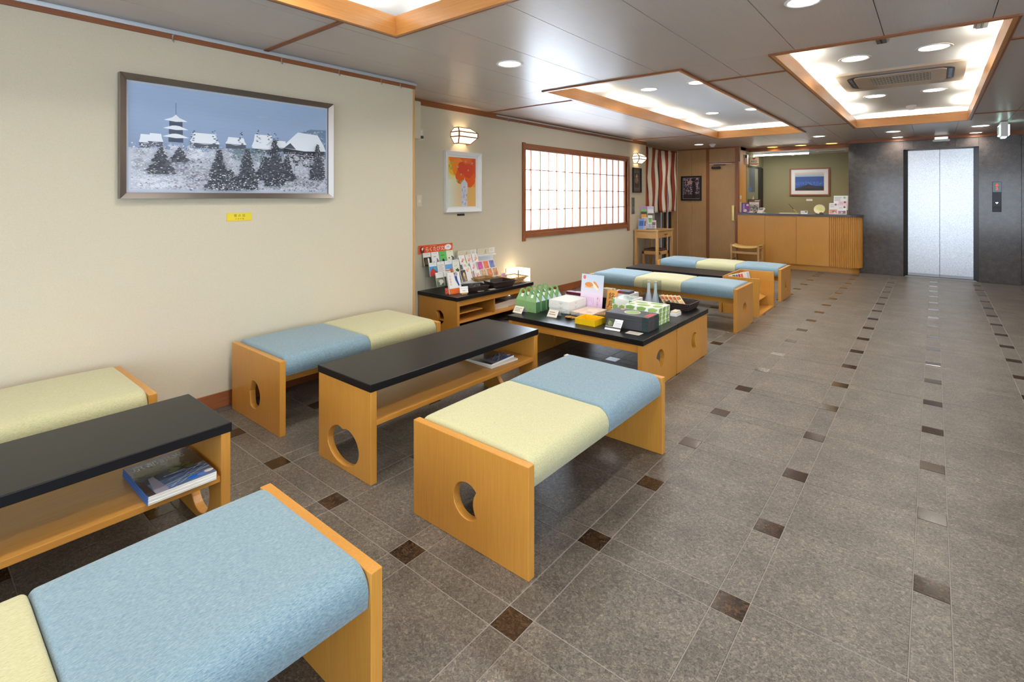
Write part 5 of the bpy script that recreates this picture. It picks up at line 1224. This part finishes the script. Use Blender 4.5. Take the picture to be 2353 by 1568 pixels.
# pagoda
p.stroke(U(.193), V(.74), U(.193), V(.86), .0022, (60, 66, 84)); p.rect(U(.165), U(.222), V(.5), V(.70), (84, 94, 114))
for b0, hw in ((.685, .052), (.605, .055), (.525, .058)):
    p.rect(U(.193 - hw*.55), U(.193 + hw*.55), V(b0 - .05), V(b0), (70, 80, 100)); p.poly([(U(.193 - hw), V(b0)), (U(.193), V(b0 - .01)), (U(.193 + hw), V(b0)), (U(.193 + hw*.3), V(b0 + .03)), (U(.193), V(b0 + (.06 if b0 > .66 else .034))), (U(.193 - hw*.3), V(b0 + .03))], (240, 244, 250))
for r_ in ((.04, .09, .455, .53), (.075, .14, .47, .545), (.25, .395, .485, .585), (.42, .53, .50, .57), (.555, .685, .485, .625), (.69, .755, .50, .575)): roof(*r_)
roof(.555, .69, .47, .53)
p.poly([(U(.735), V(.30)), (U(.99), V(.28)), (U(.99), V(.50)), (U(.735), V(.50))], (56, 60, 70))
for k in range(9): p.stroke(U(.745 + .028*k), V(.24), U(.745 + .028*k), V(.48), .003, (40, 42, 52))
for b_ in (.33, .38, .43): p.stroke(U(.74), V(b_), U(.985), V(b_ - .01), .0035, (190, 198, 212))
p.poly([(U(.725), V(.50)), (U(.86), V(.475)), (U(1.0), V(.49)), (U(.985), V(.56)), (U(.945), V(.68)), (U(.82), V(.69)), (U(.765), V(.585))], (236, 241, 248)); p.poly([(U(.735), V(.5)), (U(.775), V(.56)), (U(.81), V(.49))], (84, 92, 110)); p.stroke(U(.735), V(.5), U(.775), V(.565), .004, (240, 244, 250)); p.stroke(U(.775), V(.565), U(.812), V(.49), .004, (240, 244, 250))
for a, b_ in ((.265, .55), (.37, .57), (.50, .58), (.595, .62), (.655, .60), (.69, .60)):
    for k in range(12): p.blob(U(a + rnd.uniform(-.012, .012)), V(b_ + .05 - k*.012), .005 + k*.0004, rnd.choice(((60, 68, 84), (84, 94, 108), (190, 198, 212))), .0035, 6)
# snowy thicket: broad tonal masses, then twigs and snow
for k in range(260):
    a, b_ = rnd.uniform(.02, .98), rnd.uniform(.03, .42); sh = .5 + .5*math.sin(a*9 + b_*7)*math.cos(a*5 - b_*11)
    c = tuple(int(168 + 78*sh + q) for q in (-4, -2, 8)); g_ = rnd.uniform(.012, .032)
    p.blob(min(max(U(a), L0 + g_*1.4), L1 - g_*1.4), min(max(V(b_), B0 + g_), V(.44)), g_, c, g_*.55, 10)
for k in range(1500):
    a, b_ = rnd.random(), rnd.random()**.8*.45; c = rnd.choice(((240, 242, 248), (228, 231, 241), (206, 210, 224), (176, 182, 200), (132, 136, 156), (248, 249, 252), (248, 249, 252)))
    g_ = rnd.uniform(.0015, .006); p.blob(U(min(max(a, .012), .988)), V(max(.015, b_)), g_, c, g_*.6, 6)
for k in range(1900):
    a, b_ = rnd.uniform(.02, .98), rnd.uniform(.03, .45); an = rnd.uniform(-1.2, 1.2); l = rnd.uniform(.008, .035)
    a2, b2 = min(max(U(a) + l*math.cos(an), L0), L1), min(max(V(b_) + l*math.sin(an), B0), V(.46)); p.stroke(U(a), V(b_), a2, b2, rnd.uniform(.0007, .0018), rnd.choice(((250, 251, 253), (246, 247, 250), (236, 238, 244), (146, 150, 166), (112, 116, 132))))
for k in range(150): p.blob(U(rnd.uniform(.45, .62)), V(rnd.uniform(.33, .46)), .006, rnd.choice(((104, 128, 134), (126, 146, 150), (150, 164, 172))), .004, 6)
def fir(a, b0, b1, hw, n, dark=(52, 56, 66)):
    tri = [(U(a), V(b1 + .01))]
    for q in range(9): tri.append((min(U(a + hw*(q + 1)/9*(.95 if q % 2 else .62)), L1), V(b1 + (b0 - b1)*(q + 1)/9)))
    for q in range(8, -1, -1): tri.append((max(U(a - hw*(q + 1)/9*(.95 if q % 2 else .62)), L0), V(b1 + (b0 - b1)*(q + 1)/9)))
    p.poly(tri, (66, 70, 80))
    for k in range(n):
        f_ = k/n; y = b1 + (b0 - b1)*f_; w_ = hw*(.12 + .88*f_)
        for q in range(4):
            p.blob(min(max(U(a + rnd.uniform(-w_, w_)), L0 + .004), L1 - .004), max(V(y), B0 + .004), (.005 + .008*f_), rnd.choice((dark, (48, 52, 62), (70, 76, 86), (88, 92, 104))), .004 + .003*f_, 6)
        if k % 2 == 0: p.blob(min(U(a + rnd.uniform(-w_, w_)*.9), L1 - .004), V(y), .003 + .005*f_, (226, 230, 240), .0022, 6)
for k in range(420):
    a, b_ = rnd.choice(((rnd.gauss(.28, .06), rnd.gauss(.10, .05)), (rnd.gauss(.45, .07), rnd.gauss(.07, .04)), (rnd.gauss(.72, .09), rnd.gauss(.10, .05)), (rnd.gauss(.88, .06), rnd.gauss(.10, .05)), (rnd.gauss(.22, .04), rnd.gauss(.24, .04))))
    p.blob(min(max(U(a), L0 + .006), L1 - .006), max(V(b_), B0 + .006), .007, rnd.choice(((140, 138, 156), (122, 120, 138), (164, 166, 182), (206, 210, 222))), .005, 6)
for f_ in ((.125, .16, .41, .060, 34), (.205, .28, .42, .042, 16), (.385, .02, .42, .066, 52), (.44, .01, .22, .070, 28), (.525, .02, .45, .066, 60), (.62, .12, .38, .056, 32), (.675, .06, .57, .074, 66), (.745, .12, .40, .054, 32), (.935, .14, .56, .056, 54)): fir(*f_)
for k in range(500):
    a = rnd.uniform(.03, .97); b_ = rnd.random()**2*.16 + .02; g_ = rnd.uniform(.002, .006); p.blob(U(a), V(b_), g_, rnd.choice(((240, 242, 248), (214, 218, 230), (150, 152, 170), (246, 247, 251))), g_*.5, 6)
for k in range(40):
    a, b_ = rnd.choice((rnd.uniform(.6, .97), rnd.uniform(.03, .25))), rnd.uniform(.03, .2); x, y = U(a), V(b_)
    for q in range(3):
        x2, y2 = min(max(x + rnd.uniform(-.02, .022), L0), L1), min(max(y + rnd.uniform(-.008, .014), B0), B1); p.stroke(x, y, x2, y2, .0013, (246, 247, 250)); x, y = x2, y2
p.build('canvas', t, (.012, -hy + .034, -hz + .034), (0, 1, 0), (0, 0, 1))
MB().add([(.023, -hy + .031, -hz + .031), (.023, hy - .031, -hz + .031), (.023, hy - .031, hz - .031), (.023, -hy + .031, hz - .031)], [(0, 1, 2, 3)]).build('glazing', M['glass'], t)
# yellow caption
p = Print(); p.rect(.001, .152, .001, .050, (232, 208, 50)); p.text('雪 の 日', .078, .033, .019, (50, 40, 20), 1.05); p.text('今 井 守 憲', .078, .012, .0105, (90, 76, 40), 1.1)
slab('caption_plate', 'yellow caption plate under the large snow painting', 'caption', (W1 + .003, 1.353, 1.159), (0, 1, 0), (0, 0, 1), .153, .051, .0025, M['yellow_card'], p)
# ---- orange flower picture
t, hy, hz = frame_x('flower_picture', 'white-framed picture of orange flowers in a pale vase', W2, 3.705, 4.255, 1.148, 1.80, .042, .042, M['white_gloss'], lip=.016)
box('backing', M['white_paint'], .001, .006, -hy + .03, hy - .03, -hz + .03, hz - .03, t)
LW, LH = 2*hy - .084, 2*hz - .084; p = Print(); p.rect(0, LW, 0, LH, (240, 240, 238)); a0, a1, b0, b1 = .016, LW - .03, .016, LH - .02
PW, PH = a1 - a0, b1 - b0; U = lambda a: a0 + a*PW
V = lambda b_: b0 + b_*PH
for k in range(14):
    f0, f1 = k/14, (k+1)/14; c = tuple((228, 232, 214)[i] + ((232, 184, 108)[i] - (228, 232, 214)[i])*min(1, k/9) for i in range(3)); p.rect(U(f0), U(f1), b0, b1, c)
p.grad(a0, U(.5), V(.55), b1, (224, 220, 164), (240, 196, 60), 8)
def flower(a, b_, r, c):
    n = 7; pts = []
    for i in range(42):
        an = 2*PI*i/42; k = 1 + .09*abs(math.sin(n*an/2)); pts.append((min(max(U(a) + r*PW*k*math.cos(an), a0), a1), min(max(V(b_) + r*PW*k*math.sin(an), b0), b1)))
    p.poly(pts, c)
p.disc(U(.22), V(.80), PW*.22, (240, 180, 52), None, 24)
for f_ in ((.92, .62, .26, (236, 160, 70)), (.25, .97, .2, (236, 126, 42)), (.95, .88, .34, (222, 82, 44)), (.62, .94, .22, (232, 104, 36)), (.36, .80, .22, (238, 138, 40)), (.47, .62, .20, (228, 96, 34)), (.75, .58, .22, (230, 98, 40)), (.72, .74, .18, (216, 74, 44)), (.49, .79, .155, (214, 74, 44))): flower(*f_)
for a, b_ in ((.34, .81), (.46, .66), (.63, .93), (.87, .90), (.72, .75)):
    p.disc(U(a), V(b_), .010, (236, 190, 170)); p.disc(U(a), V(b_), .005, (60, 30, 40))
for a, b_ in ((.13, .88), (.04, .82), (.10, .77), (.32, .53), (.45, .50), (.52, .525)): p.disc(U(a), V(b_), .0135, (150, 184, 84), .015)
p.poly([(U(.46), V(0)), (U(.455), V(.48)), (U(.56), V(.545)), (U(.585), V(.60)), (U(.60), V(.545)), (U(.69), V(.48)), (U(.70), V(.30)), (U(.665), V(.2)), (U(.70), V(.1)), (U(.69), V(0))], (214, 212, 222))
for k in range(26): p.blob(U(random.uniform(.49, .66)), V(random.uniform(.02, .46)), .008, random.choice(((190, 186, 204), (226, 226, 232), (172, 168, 190))), .011)
p.build('print', t, (.012, -hy + .042, -hz + .042), (0, 1, 0), (0, 0, 1), M['print_gloss'])
slab('caption_plate', 'small dark caption plate under the flower picture', 'caption', (W2 + .004, 3.905, 1.106), (0, 1, 0), (0, 0, 1), .112, .022, .003, M['black_wood'])
# ---- narrow dark picture
t, hy, hz = frame_x('dark_picture', 'narrow dark-framed picture of a gilded tree by curtain', W2, 8.065, 8.385, 1.384, 1.812, .022, .03, M['black_wood'])
LW, LH = 2*hy - .044, 2*hz - .044; p = Print(); p.rect(0, LW, 0, LH, (84, 76, 70)); p.rect(.04, LW - .04, .05, LH - .05, (112, 104, 96)); p.rect(.05, LW - .05, .06, LH - .06, (56, 46, 42))
for k in range(70):
    f_ = random.random(); p.blob(LW*.5 + random.uniform(-1, 1)*(.09 - .075*f_), LH*.42 + LH*.36*f_, .010, random.choice(((206, 180, 130), (180, 150, 100), (222, 200, 156))), .005, 6)
p.poly([(LW*.36, LH*.36), (LW*.40, LH*.58), (LW*.5, LH*.66), (LW*.60, LH*.58), (LW*.64, LH*.36)], (150, 108, 78)); p.build('print', t, (.010, -hy + .022, -hz + .022), (0, 1, 0), (0, 0, 1))
ic = thing('intercom_plate', 'tall grey metal switch plate right of the paper window', 'switch plate', (W2, 8.095, 1.018)); box('plate', M['steel'], 0, .008, -.055, .055, 0, .28, ic, .002)
for k in range(3): box('button', M['grey_plastic'], .008, .011, -.03, .03, .05 + .075*k, .09 + .075*k, ic, .001)
sw = thing('light_switch', 'beige light switch on far wall beside wall corner', 'switch', (W2, 3.372, 1.212)); box('plate', M['cream'], 0, .007, -.035, .035, 0, .12, sw, .002); box('rocker', M['white_gloss'], .007, .010, -.014, .014, .045, .07, sw, .001)
pl = thing('wall_socket', 'wall socket with black plug at the wall corner', 'socket', (W2, 3.392, 1.878)); box('plate', M['cream'], 0, .007, -.035, .035, 0, .12, pl, .002); box('outlet', M['white_gloss'], .007, .01, -.016, .016, .05, .10, pl, .001); box('plug', M['black'], .008, .035, -.014, .014, .018, .045, pl, .004)
ap = thing('air_purifier', 'thin pale wall appliance hidden behind wall corner', 'appliance', (W2, 3.20, 1.885)); box('casing', M['cream'], .012, .05, -.20, .162, 0, .375, ap, .012, 3)
box('bracket', M['steel'], 0, .012, -.05, .05, .1, .25, ap)
# ---- waterfall blossom picture on the panelled wall
t, hx, hz = frame_y('blossom_picture', 'black-framed dark picture of hanging pale blossoms', YP, -4.045, -3.625, 1.232, 1.735, .036, .025, M['black'])
LW, LH = 2*hx - .072, 2*hz - .072; p = Print(); p.rect(0, LW, 0, LH, (200, 190, 186)); p.rect(.006, LW - .006, .006, LH - .006, (52, 38, 34)); p.rect(LW*.55, LW*.72, .006, LH*.97, (30, 20, 18)); p.blob(LW*.42, LH*.76, .05, (196, 150, 110), .045)
for k in range(260):
    a = random.choice((random.gauss(.2, .1), random.gauss(.86, .06), random.gauss(.45, .06))); b_ = .98 - random.random()**1.3*.75; p.blob(min(max(a, .05), .95)*LW, b_*LH, .006, random.choice(((206, 180, 206), (180, 150, 184), (226, 206, 224), (150, 126, 150))), .008, 6)
p.build('print', t, (-hx + .036, -.008, -hz + .036), (1, 0, 0), (0, 0, 1))
# ---- mountain picture behind the counter
t, hx, hz = frame_y('mountain_picture', 'wood-framed picture of blue mountains above sea of mist', 12.40, -2.41, -1.665, 1.337, 1.922, .028, .03, M['trim_x'])
LW, LH = 2*hx - .056, 2*hz - .056; p = Print(); p.rect(0, LW, 0, LH, (232, 232, 238)); a0, a1, b0, b1 = .078, LW - .078, .078, LH - .072; p.rect(a0 - .008, a1 + .008, b0 - .008, b1 + .008, (226, 214, 150))
p.grad(a0, a1, b0 + (b1-b0)*.78, b1, (150, 176, 206), (226, 206, 200), 5); p.grad(a0, a1, b0, b0 + (b1-b0)*.78, (46, 92, 180), (52, 84, 150), 6)
for k in range(140): p.blob(random.uniform(a0 + .01, a1 - .01), b0 + (b1-b0)*random.uniform(.3, .5), .010, random.choice(((90, 140, 216), (120, 166, 226), (60, 110, 196))), .003, 6)
p.poly([(a0, b0), (a0, b0 + .05), (a0 + .12, b0 + .09), (a0 + .25, b0 + .135), (a0 + .36, b0 + .10), (a1, b0 + .09), (a1, b0)], (48, 46, 60)); p.poly([(a0, b0), (a0, b0 + .03), (a0 + .15, b0 + .07), (a0 + .28, b0 + .05), (a1, b0 + .085), (a1, b0)], (36, 34, 46)); p.build('print', t, (-hx + .028, -.010, -hz + .028), (1, 0, 0), (0, 0, 1), M['print_gloss'])
slab('caption_plate', 'tiny white caption under the blue mountain picture', 'caption', (-2.095, 12.395, 1.222), (1, 0, 0), (0, 0, 1), .115, .045, .003, M['white_paper'])
# dark window onto the back office
ow = thing('window_3', 'dark office window beside the counter with curtain edge', 'window', (-2.935, 11.62, 0)); struct(ow); del ow['category']
box('frame', M['steel'], 0, .012, -.66, -.63, .75, 1.96, ow); box('frame', M['pale_z'], 0, .014, .63, .66, .75, 1.96, ow); box('dark_pane', plain('office_dark', (56, 60, 56), .25), 0, .006, -.63, .63, .75, 1.96, ow); box('curtain', plain('curtain_dark', (38, 36, 30), .8), .006, .03, .36, .63, .80, 1.94, ow, .01)
p = Print(); p.rect(-.60, .30, -.55, .55, (120, 122, 104)); p.rect(-.40, .05, .05, .55, (66, 76, 84)); p.blob(-.32, .10, .14, (62, 96, 176), .05); p.rect(-.35, .10, -.55, -.10, (70, 66, 64)); p.blob(-.1, -.16, .10, (200, 214, 224), .11); p.blob(-.28, -.22, .08, (176, 200, 212), .10); p.rect(-.6, .30, -.55, -.42, (196, 192, 176)); p.build('office_view', ow, (.007, 0, 1.36), (0, 1, 0), (0, 0, 1))
# AED flag sign
p = Print(); p.rect(0, .176, 0, .165, (246, 246, 246)); p.text('AED', .088, .073, .062, (36, 40, 70), 1.05); p.rect(0, .176, .020, .034, (176, 40, 70)); p.text('自動体外式除細動器', .088, .010, .011, (80, 80, 90))
p.poly([(.088, .112), (.060, .138), (.062, .152), (.076, .156), (.088, .146), (.100, .156), (.114, .152), (.116, .138)], (206, 36, 40)); p.poly([(.094, .148), (.082, .132), (.092, .132), (.084, .116), (.102, .137), (.092, .137)], (246, 246, 246))
slab('aed_sign', 'white AED sign with red heart above the counter', 'sign', (-2.944, 11.30, 1.96), (1, 0, 0), (0, 0, 1), .176, .165, .006, M['white_gloss'], p)
rx = thing('wireless_receiver', 'white wall receiver with two antennas on jamb', 'receiver', (-2.918, 10.90, 1.965)); box('casing', M['white_gloss'], 0, .05, -.04, .04, 0, .19, rx, .008); box('front_strip', plain('strip_navy', (40, 60, 110), .4), .01, .04, -.0415, -.04, .12, .18, rx)
for k in range(2): MB().cyl((.02 + .015*k, -.02 + .03*k, 0), (.015 + .02*k, -.02 + .03*k, -.14), .004, n=6).build('antenna', M['white_gloss'], rx)
for nm, lb, z0, z1, w_ in (('light_switch', 'white square switch on yellow wood jamb', 1.265, 1.335, .05), ('wall_remote', 'tall white remote on yellow wood jamb', 1.01, 1.21, .03)):
    t = thing(nm, lb, 'switch', (-2.918, 10.56, z0)); box('plate', M['white_gloss'], 0, .012, -w_, w_, 0, z1 - z0, t, .002); box('key', M['white_paper'], .012, .015, -w_*.5, w_*.5, (z1-z0)*.3, (z1-z0)*.7, t, .001)
# ================================================================== THINGS ON THE COUNTER (top at 1.0)
CZ = 1.0005
p = Print(); p.rect(.008, .232, .008, .262, (104, 62, 50)); p.rect(.03, .21, .03, .215, (236, 226, 214)); p.lines(.06, .18, .188, .202, 1, (120, 108, 96), .5); p.rect(.038, .202, .04, .17, (176, 170, 160))
for k in range(26): p.blob(random.uniform(.05, .19), random.uniform(.05, .14), .014, random.choice(((90, 96, 84), (60, 66, 60), (120, 90, 90), (170, 176, 150), (70, 60, 100))))
p.rect(.13, .215, .232, .250, (244, 226, 184)); u, v = lean(14, 1)
slab('menu_stand', 'brown framed landscape stand at left end of counter', 'stand', (-2.815, 10.62, CZ), u, v, .24, .27, .012, M['dark_brown'], p)
p = Print(); p.rect(.003, .127, .003, .192, (112, 50, 140)); p.rect(.02, .05, .02, .18, (176, 150, 210)); p.rect(.08, .12, .135, .17, (236, 220, 190)); p.blob(.06, .04, .03, (226, 220, 214)); p.blob(.09, .10, .03, (150, 40, 130))
slab('brochure', 'purple brochure standing at left end of counter', 'brochure', (-2.885, 10.54, CZ), (1, .25, 0), (-.02, .12, 1), .13, .195, .02, plain('purple', (88, 40, 120), .4), p)
rd = thing('card_reader', 'white card reader beside the brown stand on counter', 'card reader', (-2.535, 10.55, CZ), -.35); MB().box(-.05, .05, -.075, .075, 0, .035, Matrix.Translation((0, 0, .03)) @ Matrix.Rotation(.75, 4, 'X')).build('body', M['white_gloss'], rd, .008); MB().box(-.036, .036, .005, .055, .0352, .037, Matrix.Translation((0, 0, .03)) @ Matrix.Rotation(.75, 4, 'X')).build('screen', plain('lcd', (120, 128, 150), .3), rd); box('foot', M['white_gloss'], -.045, .045, -.04, .055, 0, .02, rd, .004)
tr = thing('coin_tray', 'shallow cream coin tray with slip on counter', 'tray', (-2.71, 10.50, CZ)); MB().lathe([(.001, .004), (.05, .004), (.078, .018), (.08, .016), (.055, 0), (.001, 0)], 24).build('dish', M['cream'], tr); box('paper_slip', M['white_paper'], -.03, .03, -.01, .012, .008, .028, tr)
pn = thing('desk_pen', 'black desk pen on thread standing at counter middle', 'pen', (-1.93, 10.56, CZ)); MB().lathe([(.001, 0), (.03, 0), (.03, .008), (.012, .014), (.001, .014)], 18).build('pen_base', M['brass'], pn); MB().cyl((0, 0, .012), (-.06, 0, .085), .004, .006, 8).build('pen_holder', M['brass'], pn); MB().cyl((-.06, 0, .085), (-.145, 0, .185), .007, .003, 8).build('pen_barrel', M['black'], pn)
ft = box('registration_forms', M['cream'], -.16, .16, -.10, .10, 0, .012, None, .001); ft.location = (-2.07, 10.62, CZ); tag(ft, 'pad of cream forms lying before the pen', 'paper pad')
pd = box('document_mat', M['dark_brown'], -.11, .11, -.09, .09, 0, .004, None, .001); pd.location = (-2.32, 10.60, CZ); tag(pd, 'thin dark leather mat on counter', 'mat')
p = Print(); p.rect(.003, .107, .003, .057, (248, 248, 244)); p.rect(.065, .10, .03, .048, (40, 44, 40)); p.lines(.012, .06, .02, .045, 2, (140, 140, 140), .3)
slab('name_card', 'small white name card standing on counter', 'card', (-1.865, 10.50, CZ), (1, 0, 0), (0, .2, 1), .11, .06, .002, M['white_paper'], p)
sp = thing('decorative_plate', 'round cream plate on dark stand at counter', 'plate', (-1.575, 10.55, CZ)); M_ = Matrix.Translation((0, 0, .085)) @ Matrix.Rotation(math.radians(72), 4, 'X')
mb = MB().lathe([(.001, .0), (.055, .002), (.085, .018), (.088, .020), (.055, -.004), (.001, -.006)], 32); mb.v = [tuple(M_ @ Vector(a)) for a in mb.v]; mb.build('dish', plain('plate_cream', (244, 236, 190), .25), sp)
p = Print()
for k in range(4): p.blob(random.uniform(-.03, .03), random.uniform(-.02, .04), .022, (240, 230, 130))
p.build('glaze', sp, (0, -.012, .085), (1, 0, 0), (0, math.sin(math.radians(18)), math.cos(math.radians(18))))
box('stand', M['black_wood'], -.06, .06, -.03, .04, 0, .012, sp, .004); MB().lathe([(.001, 0), (.026, .004), (.028, .02), (.018, .036), (.001, .04)], 14, (.03, -.045, 0)).build('stone_ornament', plain('stone_brown', (120, 92, 76), .6), sp)
lf_ = thing('leaflet_holder', 'clear leaflet holder at right end of counter', 'leaflet holder', (-1.30, 10.60, CZ)); box('base', M['acrylic'], -.135, .135, -.06, .10, 0, .003, lf_); box('tier', M['acrylic'], -.135, .135, .06, .063, 0, .16, lf_)
for k, (x, y, z, w_, h_, cols) in enumerate(((-1.375, 10.64, .08, .215, .255, ((248, 248, 246), (196, 170, 186), (140, 196, 120))), (-1.435, 10.575, .004, .13, .20, ((244, 238, 238), (236, 150, 130), (120, 110, 120))), (-1.30, 10.605, .08, .13, .16, ((240, 206, 214), (216, 180, 190), (110, 70, 80))), (-1.305, 10.56, .004, .135, .15, ((246, 244, 246), (150, 120, 140), (130, 90, 70))))):
    p = Print(); p.rect(.002, w_ - .002, .002, h_ - .002, cols[0]); p.rect(.01, w_ - .01, h_*.06, h_*.42, cols[1]); p.disc(w_*.75, h_*.86, .018, cols[2]); p.lines(.015, w_*.6, h_*.6, h_*.9, 3, (150, 150, 160), .3)
    for q in range(5): p.blob(random.uniform(.2, .8)*w_, random.uniform(.12, .36)*h_, .016, random.choice((cols[2], (236, 226, 230), cols[1])))
    slab('leaflet', ('tall white leaflet with green dot', 'white leaflet fading to coral', 'pink topped leaflet', 'white leaflet with brown ornament')[k] + ' at right end of counter', 'leaflet', (x, y, CZ + z), (1, 0, 0), (0, .18, 1), w_, h_, .003, M['white_paper'], p, 'leaflets on the counter')
text_done()
